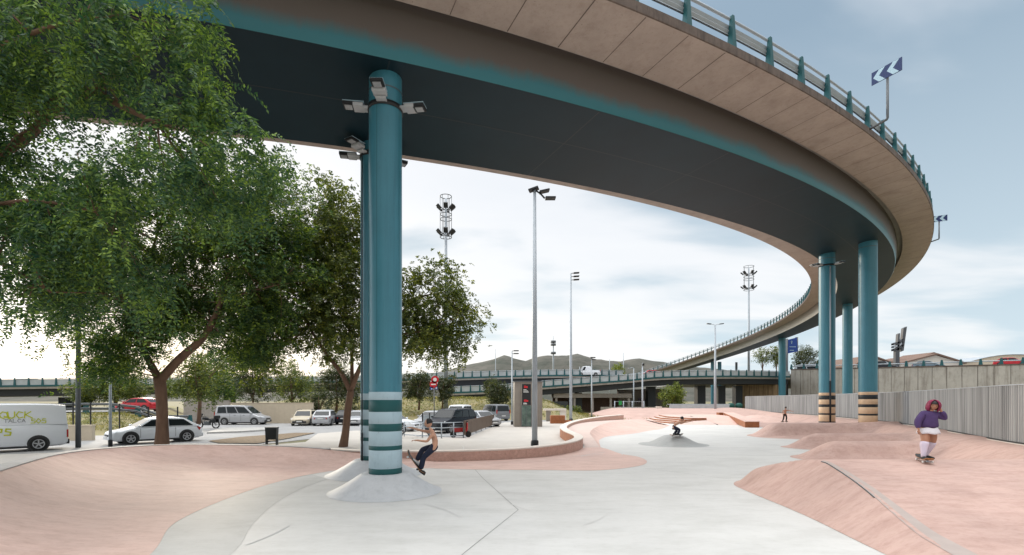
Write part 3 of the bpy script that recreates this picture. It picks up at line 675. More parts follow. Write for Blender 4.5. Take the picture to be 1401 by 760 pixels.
# floodlights clamped round the columns
def flood_ring(col, z, r, dirs, sc=1.0):
    mb = MB(); mb.lathe((0,0,z), [(r+.004,-.07),(r+.03,-.07),(r+.03,.05),(r+.004,.05)], 40, caps=False); mb.build('clamp_ring', 'black', col)
    for az, up in dirs:
        d = Vector((math.cos(az), math.sin(az), 0)); s_ = Vector((-d.y, d.x, 0))
        R = Matrix((d, s_, Vector((0,0,1)))).transposed()
        mb = MB(); c0 = d*(r+.10)
        mb.box(c0+Vector((0,0,z+.0)), (.2, .26, .05), mtx=R); mb.box(d*(r+.26)+Vector((0,0,z+.03+up*.1)), (.26, .34, .09), mtx=R)
        h = mb.build('floodlight', 'lampbody', col, bevel=.01)
        mb = MB(); mb.box(d*(r+.50)+Vector((0,0,z+.06+up*.2)), (.30, .31, .06), mtx=R); mb.box(d*(r+.50)+Vector((0,0,z+.03+up*.2)), (.27, .28, .03), mtx=R); mb.build('lamp_head', 'black', h)
        mb = MB(); mb.box(d*(r+.51)+Vector((0,0,z+.010+up*.2)), (.19, .2, .02), mtx=R); mb.build('lens', 'lens', h)
        mb = MB(); mb.box(d*(r+.38)+Vector((0,0,z+.105+up*.16)), (.54, .33, .012), mtx=R); mb.build('top_plate', 'signwhite', h)
flood_ring(cN, vz(136,yN)-zb-.30, .425, [(math.radians(-88),.45),(math.radians(188),0),(math.radians(-8),-.3)])
flood_ring(cM, vz(212,yM)-zb-.12, .425, [(math.radians(-120),.6),(math.radians(190),-.2),(math.radians(30),0)])
flood_ring(cL, 11.35, .52, [(math.radians(-60),0),(math.radians(180),0),(math.radians(200),-.2)])

# cones round the feet of the near columns
def cone_profile(mb, c, R0=.62, R1=1.45, h=.485):
    mb.lathe(c, [(R0-.25, h), (R0-.02, h), (R0+.02, h-.015)]+[(R0+.02+(R1-R0)*t, (h-.015)*(1-t)**1.2) for t in np.linspace(.06, 1, 12)], 56, caps=False)
mb = MB(); cone_profile(mb, (px(527.5,yN), yN, .004)); one(mb, 'concrete_cone', 'cone', 'grey concrete cone flaring out round the foot of the nearest column', 'skate cone')
mb = MB(); cone_profile(mb, (px(512,yM), yM, .006), R1=1.5); one(mb, 'concrete_cone', 'cone', 'rear grey concrete cone half hidden behind the nearest column', 'skate cone')

# ------------------------------------------------------------------ trees
def leaf_mesh(name, P, D, L_, k, ll, lw, droop, m, parent, ang=.55, kind=None):
    """fronds: base points P, directions D, lengths L_; k leaflet pairs each, one small four-sided face per leaflet"""
    n = len(P); D = D/np.linalg.norm(D, axis=1, keepdims=True)
    side = np.cross(D, RNG.normal(size=(n,3))*.45+np.array([0,0,1.])); side /= np.maximum(1e-6, np.linalg.norm(side, axis=1, keepdims=True))
    V = []; 
    for i in range(k):
        t = (i+.6)/k
        base = P+D*(L_*t)[:,None]; base[:,2] -= droop*L_*t*t
        tang = D.copy(); tang[:,2] -= 2*droop*t; tang /= np.linalg.norm(tang, axis=1, keepdims=True)
        for sg in (1,-1):
            dl = side*sg*math.cos(ang)+tang*math.sin(ang)+RNG.normal(size=(n,3))*.22; dl /= np.linalg.norm(dl, axis=1, keepdims=True)
            l = ll*(.75+.5*RNG.random(n))*(1-.35*abs(t-.45)); l = l[:,None]
            wv = np.cross(dl, np.cross(tang, side)+RNG.normal(size=(n,3))*.5); wv /= np.maximum(1e-6, np.linalg.norm(wv, axis=1, keepdims=True)); wv = wv*(lw*(.8+.4*RNG.random(n)))[:,None]
            V.append(np.stack([base, base+dl*l*.45+wv*.5, base+dl*l, base+dl*l*.45-wv*.5], 1))
    V = np.concatenate(V, 0); nf = len(V)
    me = bpy.data.meshes.new(name); me.vertices.add(nf*4); me.vertices.foreach_set('co', V.reshape(-1).astype(np.float32))
    me.loops.add(nf*4); me.loops.foreach_set('vertex_index', np.arange(nf*4, dtype=np.int32))
    me.polygons.add(nf); me.polygons.foreach_set('loop_start', np.arange(0, nf*4, 4, dtype=np.int32))
    try: me.polygons.foreach_set('loop_total', np.full(nf, 4, dtype=np.int32))
    except Exception: pass
    me.materials.append(M[m]); me.update(calc_edges=True); me.validate()
    o = bpy.data.objects.new(name, me); COL.objects.link(o)
    if parent: o.parent = parent
    return o
def clumps(ells, dens, spread):
    """clump centres inside ellipsoids, gathered towards the shell"""
    C = []; A = []
    for (c, r) in ells:
        vol = (r[0]*r[1]*r[2])**(1/3); n = max(3, int(dens*vol*vol))
        d = RNG.normal(size=(n,3)); d /= np.linalg.norm(d, axis=1, keepdims=True); rr = RNG.random(n)**.42
        C.append(np.array(c)+d*rr[:,None]*np.array(r)); A.append(d)
    return np.concatenate(C), np.concatenate(A)
def make_tree(name, label, cat, limbs, ells, m, dens=6, per=26, spread=.42, fl=.32, k=5, ll=.10, lw=.04, droop=.35, group=None, twig=.012, out=.8, loc=None):
    """limbs: list of [(point, radius) ...] in world space; first one is the trunk"""
    base = Vector(limbs[0][0][0]); t = thing(name, label, cat, base, 0, group)
    mb = MB(); tips = []
    for lb in limbs:
        sp = smooth_pts([(*Vector(p), r) for p, r in lb], 6)
        mb.tube([Vector(q[:3])-base for q in sp], [q[3] for q in sp], 10); tips += [(np.array(q[:3]), q[3]) for q in sp[len(sp)//3:]]
    C, A = clumps(ells, dens, spread)
    tp = np.array([q for q, _ in tips])
    for c in C:
        if RNG.random() < .6:
            j = np.argmin(((tp-c)**2).sum(1)+RNG.random(len(tp))*.6); a = tp[j]; mid = (a+c)/2+RNG.normal(size=3)*.15+np.array([0,0,.12])
            r0 = min(tips[j][1]*.6, twig*3)
            mb.tube([Vector(a)-base, Vector(mid)-base, Vector(c)-base], [r0, r0*.6, twig*.5], 4, caps=False)
    mb.build('trunk', 'bark', t)
    n = len(C)*per; idx = np.repeat(np.arange(len(C)), per)
    sz = spread*(.6+.8*RNG.random(len(C)))
    P = C[idx]+RNG.normal(size=(n,3))*sz[idx][:,None]*np.array([1,1,.7])-np.array(base)
    D = A[idx]*out+RNG.normal(size=(n,3))*.75; D[:,2] -= .15
    leaf_mesh('crown', P, D, fl*(.6+.8*RNG.random(n)), k, ll, lw, droop, m, t)
    return t
def E_(u, v, d, ru, rv, rd): 
    s = d/F; return (tuple(at(u, v, d)), (ru*s, rd, rv*s))
def A(u, v, d, r): return (at(u, v, d), r)

d1 = 24.0
make_tree('street_tree', 'large feathery tree with forked brown trunk beside the white hatchback', 'tree',
  [[(Vector((px(221,d1), d1, -.05)), .36), A(222,585,d1,.27), A(221,545,d1,.25), A(218,517,d1,.27)],
   [A(218,522,d1,.22), A(245,492,d1,.19), A(278,462,d1-.4,.16), A(298,425,d1-.8,.13), A(307,392,d1-.8,.11), A(330,340,d1-1,.07), A(350,290,d1-1.2,.03)],
   [A(218,520,d1,.19), A(203,492,d1,.15), A(198,478,d1,.14), A(211,446,d1+.3,.13), A(213,413,d1+.4,.11), A(202,378,d1+.5,.09), A(215,320,d1,.05), A(230,270,d1,.03)],
   [A(199,480,d1,.11), A(180,440,d1-.6,.09), A(165,400,d1-1,.07), A(150,350,d1-1.4,.03)],
   [A(300,415,d1-.8,.08), A(340,400,d1-1.5,.05), A(380,390,d1-2,.02)],
   [A(285,455,d1-.4,.07), A(330,452,d1+.6,.05), A(370,455,d1+1.2,.02)]],
  [E_(230,330,d1,115,115,3.6), E_(335,290,d1-.5,85,85,3.2), E_(140,400,d1-1,75,80,3), E_(370,370,d1-1,65,85,2.6), E_(250,425,d1+.8,80,55,2.6), E_(165,490,d1-.8,40,38,1.5), E_(345,450,d1-.5,52,45,1.8), E_(90,330,d1,80,90,3)],
  'leafA', dens=9.5, per=36, spread=.42, fl=.38, k=5, ll=.16, lw=.065)

d2 = 26.0
make_tree('street_tree', 'leaning dark-trunked tree with olive crown behind the banded columns', 'tree',
  [[(Vector((px(469.5,d2), d2, -.05)), .24), A(473,590,d2,.19), A(476,560,d2,.18), A(480,535,d2,.17)],
   [A(480,537,d2,.14), A(467,511,d2,.11), A(446,483,d2,.09), A(420,440,d2,.06), A(405,380,d2,.03)],
   [A(480,535,d2,.13), A(497,495,d2,.11), A(530,450,d2,.08), A(570,410,d2,.05), A(610,400,d2,.02)],
   [A(482,530,d2,.1), A(480,470,d2+.6,.08), A(470,400,d2+1,.05), A(460,320,d2+1,.02)],
   [A(525,455,d2,.06), A(570,455,d2-.5,.04), A(625,435,d2-.8,.02)]],
  [E_(425,330,d2+.5,75,75,3.2), E_(395,425,d2,62,55,2.6), E_(465,440,d2,65,60,2.8), E_(585,410,d2,52,48,2.2), E_(560,460,d2,50,36,2), E_(625,432,d2-.4,32,46,1.4), E_(470,300,d2+.5,45,40,2.2), E_(605,475,d2,38,25,1.4), E_(350,490,d2+1,40,36,1.6), E_(480,380,d2,60,55,2.4)],
  'leafB', dens=9.5, per=32, spread=.42, fl=.28, k=4, ll=.16, lw=.08)

# the near tree: trunk outside the frame, boughs reaching in from the left
dn = 8.6
make_tree('overhanging_tree', 'near feathery tree whose drooping boughs hang over the upper left corner', 'tree',
  [[(Vector((-12.6, 8.4, -.05)), .34), (Vector((-12.5, 8.4, 2.2)), .28), (Vector((-12.0, 8.6, 4.4)), .24), A(-110,290,9,.15)],
   [A(-112,292,9,.12), A(-20,225,9,.09), A(40,185,8.9,.08), A(62,160,8.8,.075), A(82,132,8.7,.065), A(118,122,8.6,.045), A(165,145,8.5,.05), A(215,170,8.4,.03)],
   [A(62,160,8.8,.07), A(95,142,8.9,.055), A(125,126,9.0,.05), A(200,70,8.6,.025)],
   [A(-100,320,9,.06), A(-20,285,8.4,.035), A(50,275,8.2,.025), A(130,290,8,.015)],
   [A(-110,250,9,.09), A(-40,100,8.2,.05), A(60,40,7.8,.03), A(170,20,7.6,.012)],
   [A(-60,330,9.2,.05), A(20,370,8.8,.03), A(70,400,8.6,.02)]],
  [E_(60,40,8.0,75,42,.9), E_(185,50,7.9,70,42,.8), E_(250,120,8.0,48,55,.7), E_(145,110,8.6,60,40,.9), E_(320,215,8.0,40,45,.6), E_(35,120,8.6,40,40,.8),
   E_(50,300,8.5,70,60,.9), E_(150,300,8.3,50,45,.7), E_(40,400,8.8,52,45,.8), E_(210,215,8.2,60,40,.7), E_(-60,200,8.8,90,150,1.4), E_(270,260,8.3,45,40,.7), E_(110,375,8.8,36,40,.6), E_(255,10,7.9,30,20,.5), E_(180,390,9,40,40,.6)],
  'leafN', dens=24, per=19, spread=.21, fl=.44, k=11, ll=.092, lw=.034, droop=.8, twig=.007, out=.55)

def bush(name, label, cat, u0, u1, vtop, vbot, d, m, n=700, ls=.16, group=None, trunk=True, zb=None, k=2):
    """small tree or bush standing at depth d"""
    c = at((u0+u1)/2, (vtop+vbot)/2, d); rx = (u1-u0)/2*d/F; rz = (vbot-vtop)/2*d/F
    zb = zb if zb is not None else c.z-rz
    t = thing(name, label, cat, (c.x, c.y, zb), 0, group); b = Vector((c.x, c.y, zb))
    if trunk:
        mb = MB(); mb.tube([(0,0,-.1), (.1,0,(c.z-zb)*.5), (0,0,c.z-zb+rz*.3)], [.05+rx*.05, .04+rx*.035, .02], 8)
        for q in range(5):
            a = 2*math.pi*q/5; mb.tube([(0,0,(c.z-zb)*.5), (math.cos(a)*rx*.4, math.sin(a)*rx*.4, c.z-zb), (math.cos(a)*rx*.75, math.sin(a)*rx*.6, c.z-zb+rz*.4)], [.05, .035, .012], 5)
        mb.build('trunk', 'bark', t)
    ells = [((0,0,c.z-zb), (rx*.8, rx*.7, rz*.82))]+[((rx*.55*math.cos(q*1.9+d), rx*.4*math.sin(q*1.9), c.z-zb+rz*.5*math.sin(q*2.6+u0)), (rx*.48, rx*.45, rz*.5)) for q in range(5)]
    C, Ad = clumps(ells, 9/max(1, rx*.5), .3); per = max(4, n//len(C)); idx = np.repeat(np.arange(len(C)), per)
    P = C[idx]+RNG.normal(size=(len(idx),3))*rx*.13; D = Ad[idx]*.6+RNG.normal(size=(len(idx),3))*.7
    leaf_mesh('crown', P, D, ls*1.6*(.6+.8*RNG.random(len(idx))), k, ls, ls*.5, .3, m, t)
    return t
bush('small_tree', 'small pale-trunked tree on the grass bank behind the motorcycle', 'tree', 232, 312, 478, 552, 40, 'leafB', 1600, .2, zb=.6)
bush('small_tree', 'bushy green tree just behind the silver people carrier', 'tree', 318, 372, 478, 556, 56, 'leafD', 1800, .22, zb=0)
bush('small_tree', 'round dull tree rising over the beige wall behind the cream car', 'tree', 362, 436, 492, 560, 57, 'leafB', 1800, .22, zb=0)
bush('shrub', 'dark shrub at the end of the beige wall behind the silver saloon', 'shrub', 420, 452, 528, 574, 55, 'leafD', 700, .18, zb=0)
bush('small_tree', 'broad dark bush on the bank just right of the banded columns', 'tree', 552, 594, 508, 551, 66, 'leafD', 1600, .24, zb=1.2)
bush('small_tree', 'dark bush behind the red and white sign on the bank', 'tree', 588, 622, 512, 551, 68, 'leafD', 1200, .24, zb=1.2)
bush('small_tree', 'rounded dark olive bush on the bank behind the grey van', 'tree', 658, 702, 517, 556, 70, 'leafD', 1900, .24, zb=1.0)
bush('small_tree', 'bright yellow-green young tree in front of the viaduct columns', 'tree', 900, 938, 524, 564, 88, 'leafC', 1500, .26, zb=.3)
bush('small_tree', 'lone green tree rising above the viaduct rail against the hills', 'tree', 833, 856, 497, 520, 130, 'leafC', 800, .32, zb=.0)
bush('roadside_tree', 'thin palm-like tree above the viaduct near the tall right-hand mast', 'tree', 1028, 1058, 473, 500, 125, 'leafB', 420, .36, zb=6.5)
bush('roadside_tree', 'sparse tree just left of the blue motorway sign', 'tree', 1052, 1072, 472, 503, 124, 'leafB', 420, .36, zb=6.5)
bush('roadside_tree', 'dense dark tree right of the blue motorway sign', 'tree', 1086, 1124, 474, 508, 122, 'leafD', 1500, .32, zb=7)
bush('shrub', 'low shrub on the grass just behind the concrete table', 'shrub', 772, 796, 556, 566, 76, 'leafB', 500, .2, zb=0, trunk=False)
for i, (a, b, c_, e) in enumerate([(95,150,520,548),(150,200,522,548),(100,128,538,556),(208,255,520,546),(255,300,524,548)]):
    bush('hedge_bush', ['green bush beyond the low road under the left viaduct, far left one', 'green bush beyond the low road behind the thin grey lamp post', 'low bush beside the short beige wall near the white van', 'bush beyond the low road just right of the forked trunk', 'bush beyond the low road above the motorcycle'][i], 'bush', a, b, c_, e, 62+i, 'leafB', 900, .24, zb=.8, trunk=False)
bush('small_tree', 'spreading green tree filling the gap left of the forked trunk beyond the road', 'tree', 110, 205, 484, 552, 66, 'leafB', 2200, .28, zb=.9)
bush('small_tree', 'tall green tree behind the pale wall right of the forked trunk', 'tree', 262, 332, 470, 556, 63, 'leafA', 2200, .28, zb=.5)
bush('small_tree', 'dark green tree behind the gap between beige wall and leaning trunk', 'tree', 428, 492, 492, 562, 68, 'leafD', 2000, .28, zb=.6)
# grass tufts on the verges
def grass_patch(name, label, pts, n, h, m):
    P = np.array(pts)[RNG.integers(0, len(pts), n)]+RNG.normal(size=(n,3))*np.array([1.6,1.6,0]); P[:,2] = [bank_h(x, y) if y < 110 and x < 16 else 0 for x, y in P[:,:2]]
    P = P[(P[:,2] > .12) | (P[:,0] > 8)]; n = len(P)
    D = RNG.normal(size=(n,3))*.4+np.array([0,0,1.]); o = leaf_mesh(name, P, D, h*(.5+RNG.random(n)), 2, h, h*.14, .25, m, None, ang=1.2)
    return tag(o, label, 'grass', kind='stuff')
M['grassblade'] = leaf_mat('grass_blade', (.09,.11,.03), (.26,.24,.09), .3)
grass_patch('bank_grass', 'rough dry grass growing over the bank behind the parked cars', [(x, y, 0) for x in np.linspace(-24, 4, 16) for y in np.linspace(62, 84, 10)], 5000, .32, 'grassblade')
grass_patch('verge_grass', 'short grass on the verge between the kiosk and the viaduct', [(x, y, 0) for x in np.linspace(9, 24, 10) for y in np.linspace(62, 88, 10)], 4500, .22, 'grassblade')
grass_patch('roadside_grass', 'dry grass on the slope below the low road at far left', [(x, y, 0) for x in np.linspace(-38, -26, 12) for y in np.linspace(33, 47, 10)], 4500, .2, 'grassblade')

# ------------------------------------------------------------------ viaducts in the distance
def viaduct(name, label, path, width, dep, screen=True, piers=(), dark='viadark', post_h=1.15, side_posts=True, thick=.45):
    r = thing(name, label, 'viaduct', (0,0,0))
    P = [np.array(p, float) for p in smooth_pts(path, 12)]
    def off(o, dz):
        out = []
        for i, p in enumerate(P):
            t = P[min(i+1, len(P)-1)]-P[max(i-1, 0)]; t = t/np.linalg.norm(t[:2]); out.append((p[0]+t[1]*o, p[1]-t[0]*o, p[2]+dz))
        return out
    mb = MB(); mb.loft([off(0,-.02), off(0,-thick), off(-width,-thick), off(-width,-.02)], smooth=False); mb.build('deck_slab', 'viaconc', r)
    mb = MB(); mb.loft([off(-.3,.0), off(-width+.3,.0)], smooth=False); mb.build('roadway', 'asphalt', r)
    mb = MB(); mb.loft([off(-.5,-thick), off(-.6,-thick-dep), off(-width+.6,-thick-dep), off(-width+.5,-thick)], smooth=False); mb.build('girder', dark, r)
    mb = MB(); mb.loft([off(.06,-.12), off(.06,.16), off(-.2,.16), off(-.2,-.12), off(.06,-.12)], smooth=False); mb.build('edge_beam', 'tealrail', r)
    q = resample(off(-.02, .16), 1.75)
    for p in q[:96]:
        mb = MB(); t = .09
        mb.add([(-.16,-.06,0),(.16,-.06,0),(.16,.08,0),(-.16,.08,0),(-.08,-.04,post_h),(.08,-.04,post_h),(.08,.05,post_h),(-.08,.05,post_h)], [(0,3,2,1),(4,5,6,7),(0,1,5,4),(1,2,6,5),(2,3,7,6),(3,0,4,7)])
        mb.build('rail_post', 'tealrail', r, loc=tuple(p))
    if screen:
        mb = MB(); mb.loft([off(-.10,.18), off(-.10,post_h-.08)], smooth=False); mb.loft([off(-.16,post_h-.08), off(-.16,.18)], smooth=False); mb.build('screen', 'screen', r)
    for z in (.5, .95):
        pass
    mb = MB(); mb.tube(off(-.05, post_h+.02), .05, 5); mb.build('top_rail', 'galv', r)
    mb = MB(); mb.tube(off(-width+.2, post_h), .06, 5); mb.build('back_rail', 'galv', r)
    for (x, y, zt, w_) in piers:
        mb = MB(); mb.box((x, y, (zt-.1)/2-.1), (w_, w_*1.2, zt+.1)); mb.build('pier', dark, r)
    return r
viaduct('road_viaduct', 'long low viaduct with green-posted rail crossing the whole distance on the left', [(-95,73,4.2),(-60,85,5.1),(-30,94,5.9),(-8,99,6.9),(10,103,7.5),(24,108,7.7)], 9, 1.1, piers=[(-52,92,4,1.3),(-20,101,5,1.3),(-1,105,6,1.3),(-75,84,3,1.3)])
viaduct('slip_road_viaduct', 'slip road viaduct rising to the right in front of the low viaduct', [(-13,93,3.7),(-2,94,4.2),(6.2,95,4.95),(20.5,94,6.0),(29,95,6.75),(42,97,7.05),(56,100.5,7.1)], 8, 1.0, piers=[(27.5,99,5.2,1.5),(33,100,5.3,1.6),(38,101,5.5,1.6),(42.5,102,5.5,1.5),(46.5,103,5.5,1.4),(13,98,4,1.3)])

# retaining wall under the motorway on the right
def panel_wall(name, label, path, ztop, m, panel=1.9, th=.6, base=-.1, cat='wall', cap=True):
    r = thing(name, label, cat); q = resample([(p[0], p[1], p[2]) for p in smooth_pts(path, 10)], panel)
    mb = MB()
    for a, b in zip(q[:-1], q[1:]):
        t = (b-a)[:2]; l = np.linalg.norm(t); n = np.array((t[1], -t[0]))/l; g = t/l*.035; o = n*(.03*random.random())
        A_ = a[:2]+g+o; B_ = b[:2]-g+o; z = (a[2]+b[2])/2
        mb.prism([tuple(A_), tuple(B_), tuple(B_-n*th), tuple(A_-n*th)], base, z)
    mb.build('wall_panel', m, r)
    mb = MB(); mb.loft([[(*p[:2], base) for p in offset_line(q, .1)], [(*p[:2], p[2]-.05) for p in offset_line(q, .1)]], smooth=False); mb.build('wall_backing', 'slabedge', r)
    if cap:
        l, r_ = offset_line(q, -.08), offset_line(q, th+.05)
        mb = MB(); mb.loft([[(*p[:2], p[2]) for p in l], [(*p[:2], p[2]+.22) for p in l], [(*p[:2], p[2]+.22) for p in r_], [(*p[:2], p[2]) for p in r_], [(*p[:2], p[2]) for p in l]], smooth=False); mb.build('coping', 'slabedge', r)
    return r
RW = [(57.5,103,8.6),(63,96,8.4),(70,87,8.1),(77.5,79,7.9),(92,66,7.7)]
rw = panel_wall('retaining_wall', 'tall stained concrete panel wall carrying the motorway behind the metal fence', RW, 8, 'wallconc')
q = resample([(p[0]+.25, p[1]+.2, p[2]+.22) for p in smooth_pts(RW, 10)], 2.4)
for p in q:
    mb = MB(); mb.add([(-.26,-.1,0),(.26,-.1,0),(.26,.1,0),(-.26,.1,0),(-.12,-.06,1.0),(.12,-.06,1.0),(.12,.06,1.0),(-.12,.06,1.0)], [(0,3,2,1),(4,5,6,7),(0,1,5,4),(1,2,6,5),(2,3,7,6),(3,0,4,7)])
    o = mb.build('rail_post', 'tealrail', rw, loc=tuple(p)); o.rotation_euler.z = -.8
mb = MB(); mb.tube([tuple(p+np.array((.1,.1,.55))) for p in q], .1, 6); mb.build('guard_rail', 'galv', rw)
rd = sheet('motorway', [(58.3,103.5),(63.6,96.6),(70.6,87.6),(78,79.6),(92.5,66.6),(300,120),(300,300),(58,200)], 8.0, 'asphalt', thick=.3)
panel_wall('abutment_wall', 'ochre sheet-piled wall in the shade under the right end of the slip road', [(47.5,106,5.6),(56.5,104,5.8)], 5.6, 'pile', panel=.9, cap=False)
aw = panel_wall('underpass_wall', 'pale concrete underpass wall with purple graffiti beyond the young tree', [(21.5,101,4.3),(32,103,4.6)], 4.4, 'viaconc', panel=3.5)
for k_, (u_, v_) in enumerate([(877,549),(891,550)]):
    c = at(u_, v_, 100.9); mb = MB()
    for q_ in range(3):
        mb.tube([c+Vector((-.9+.15*q_, -.3, -.5+.2*q_)), c+Vector((-.5,-.3,.55-.1*q_)), c+Vector((.2,-.3,.45)), c+Vector((.6-.2*q_,-.3,-.3)), c+Vector((.9,-.3,.4-.15*q_))], .11, 5)
    mb.build('graffiti', 'graffpurple', aw)
lw_ = MB(); lw_.box((22.5, 90, .55), (13, .3, 1.3)); one(lw_, 'concrete_parapet', 'viaconc', 'low grey concrete wall behind the verge left of the young tree', 'wall')
lw_ = MB(); lw_.box((px(947,79)+1.5, 80, 1.25), (9.5, .4, .9)); lw_.box((px(947,79)+1.5, 80.3, 1.75), (9.8, .8, .12)); one(lw_, 'concrete_parapet', 'screen', 'pale low wall at the far edge of the park behind the steps', 'wall')
lw_ = MB(); lw_.box((px(896,78)+.6, 78, .7), (.8, .5, 1.5)); one(lw_, 'stone_block', 'cap', 'pale upright block beside the young tree', 'block')
for k_, u_ in enumerate((1000, 1011)):
    c = at(u_, 552.5, 86); mb = MB(); mb.smooth = True
    mb.lathe((c.x, c.y, .9), [(.1,0),(.45,.1),(.62,.5),(.52,.85),(.28,1.0),(.05,1.05)], 14); one(mb, 'planter_bush', 'graffgreen', ['dark teal rounded bin by the ochre wall, left one', 'teal rounded bin by the ochre wall next to the fence end'][k_], 'bin', 'teal bins by the ochre wall')

# buildings behind the motorway
def gable_house(label, u0, u1, vap, vea, d, zb, depth=14, roofm='rooftile', apex=.55):
    x0, x1 = px(u0, d), px(u1, d); xa = x0+(x1-x0)*apex; za, ze = pz(vap, d), pz(vea, d)
    h = thing('gabled_house', label, 'house', ((x0+x1)/2, d, zb)); o = Vector(((x0+x1)/2, d, zb))
    mb = MB(); mb.add([Vector(p)-o for p in ((x0,d,zb),(x1,d,zb),(x1,d,ze),(xa,d,za),(x0,d,ze),(x0,d+depth,zb),(x1,d+depth,zb),(x1,d+depth,ze),(xa,d+depth,za),(x0,d+depth,ze))], [(0,1,2,3,4),(5,9,8,7,6),(0,4,9,5),(1,6,7,2)]); mb.build('wall', 'whitewall', h)
    mb = MB(); ov = .5
    for a, b in (((x0-ov,ze-.18),(xa,za+.12)),((xa,za+.12),(x1+ov,ze-.18))):
        mb.add([Vector(p)-o for p in ((a[0],d-ov,a[1]),(b[0],d-ov,b[1]),(b[0],d+depth,b[1]),(a[0],d+depth,a[1]),(a[0],d-ov,a[1]+.32),(b[0],d-ov,b[1]+.32),(b[0],d+depth,b[1]+.32),(a[0],d+depth,a[1]+.32))], [(0,1,2,3),(4,7,6,5),(0,4,5,1),(2,6,7,3),(0,3,7,4),(1,5,6,2)])
    mb.build('roof', roofm, h); return h, o
h, o = gable_house('white gabled house with brown roof and raised ridge right of the dark totem', 1236, 1317, 486.5, 497, 112, 8)
mb = MB(); a0, a1 = px(1258,114), px(1288,114); am = (a0+a1)/2
mb.add([Vector(p)-o for p in ((a0,113,pz(488,112)),(a1,113,pz(486.5,112)),(am,113,pz(481.5,112)),(a0,122,pz(488,112)),(a1,122,pz(486.5,112)),(am,122,pz(481.5,112)))], [(0,1,2),(3,5,4),(0,2,5,3),(2,1,4,5)]); mb.build('ridge_vent', 'rooftile', h)
mb = MB(); mb.add([Vector(p)-o for p in ((px(1236,113),113,pz(497,112)),(px(1262,113),113,pz(489,112)),(px(1240,113),118,pz(489.5,112)),(px(1234,113),118,pz(491,112)))], [(0,1,2,3)]); mb.build('side_roof', 'rooftile', h)
h, o = gable_house('white gabled house partly hidden behind the stout banded column', 1168, 1228, 489, 501, 118, 8, apex=.42)
mb = MB(); mb.box(Vector((px(1203,118), 120, pz(490,118)))-o, (1.1, 1.1, 1.4)); mb.build('chimney', 'rooftile', h)
x0, x1 = px(1312,128), px(1470,128)
h = thing('warehouse', 'low warehouse with a pale blue-grey curved roof at far right', 'warehouse', (x0, 128, 8))
mb = MB(); rr = [[(x*1.0-x0, yy, pz(501,128)-8+3.0*math.sin(math.pi*min(1, (x-x0)/(x1-x0)))**.8) for x in np.linspace(x0, x1, 16)] for yy in (0, 30)]
mb.loft(rr); mb.build('roof', 'roofgrey', h)
mb = MB(); mb.loft([[(p[0], .3, 0) for p in rr[0]], [(p[0], .3, p[2]-.1) for p in rr[0]]], smooth=False); mb.build('wall', 'beige', h)
# totem
tt = thing('roadside_totem', 'dark slanted H-shaped totem with wavy bands above the wall', 'totem', (px(1228,96), 96, 8))
def tp_(u, v): p = at(u, v, 96); return Vector((p.x-px(1228,96), 0, p.z-8))
mb = MB(); mb.plate([tp_(1225.2,508), tp_(1230.8,508), tp_(1231,478), tp_(1225.5,478)], (0,1,0), .6); mb.build('pole', 'totem', tt)
mb = MB(); mb.plate([tp_(1227.5,480), tp_(1230.5,479), tp_(1231.5,456), tp_(1229,457.5)], (0,1,0), .6); mb.plate([tp_(1233,481.5), tp_(1236.5,480), tp_(1241,447), tp_(1236.2,449.5)], (0,1,0), .6); mb.build('slanted_blade', 'totem', tt)
for k_ in range(3):
    mb = MB(); off = k_*4; pts = [tp_(1223,472.5+off), tp_(1227,471+off), tp_(1231,470+off), tp_(1236,465.5+off)]
    mb.loft([pts, [p+Vector((0,0,.36)) for p in pts], [p+Vector((0,.7,.36)) for p in pts], [p+Vector((0,.7,0)) for p in pts], pts], smooth=False); mb.build('wavy_band', ['totem','galv','totem'][k_], tt)
# blue motorway sign
sg = thing('motorway_sign', 'blue motorway direction sign with white arrows on a dark post', 'road sign', (px(1078,108), 108, 0))
def sp_(u, v, dy=0): p = at(u, v, 108); return Vector((p.x-px(1078,108), dy, p.z))
mb = MB(); mb.tube([sp_(1077.5,560,.3), sp_(1077.5,463.5,.3)], .28, 8); mb.build('post', 'galvdark', sg)
mb = MB(); mb.plate([sp_(1078,484), sp_(1091.5,481), sp_(1090.5,462), sp_(1078.5,465)], (0,1,0), .12); mb.build('panel', 'signblue', sg)
mb = MB(); mb.tube([sp_(1089,462,.2), sp_(1092,461.5,.2), sp_(1092,482,.2), sp_(1090,484,.2)], .1, 5); mb.build('frame', 'galvdark', sg)
mb = MB()
for (a, b, c_, e) in ((1080,1089,474.5,475.2),(1080.5,1086,479.2,480.0),(1082.6,1083.5,466.5,470.5)):
    mb.plate([sp_(a,e,-.03), sp_(b,e,-.03), sp_(b,c_,-.03), sp_(a,c_,-.03)], (0,1,0), .02)
mb.plate([sp_(1081.6,468.4,-.03), sp_(1084.5,468.4,-.03), sp_(1083.05,466,-.03)], (0,1,0), .02)
mb.build('lettering', 'signwhite', sg)

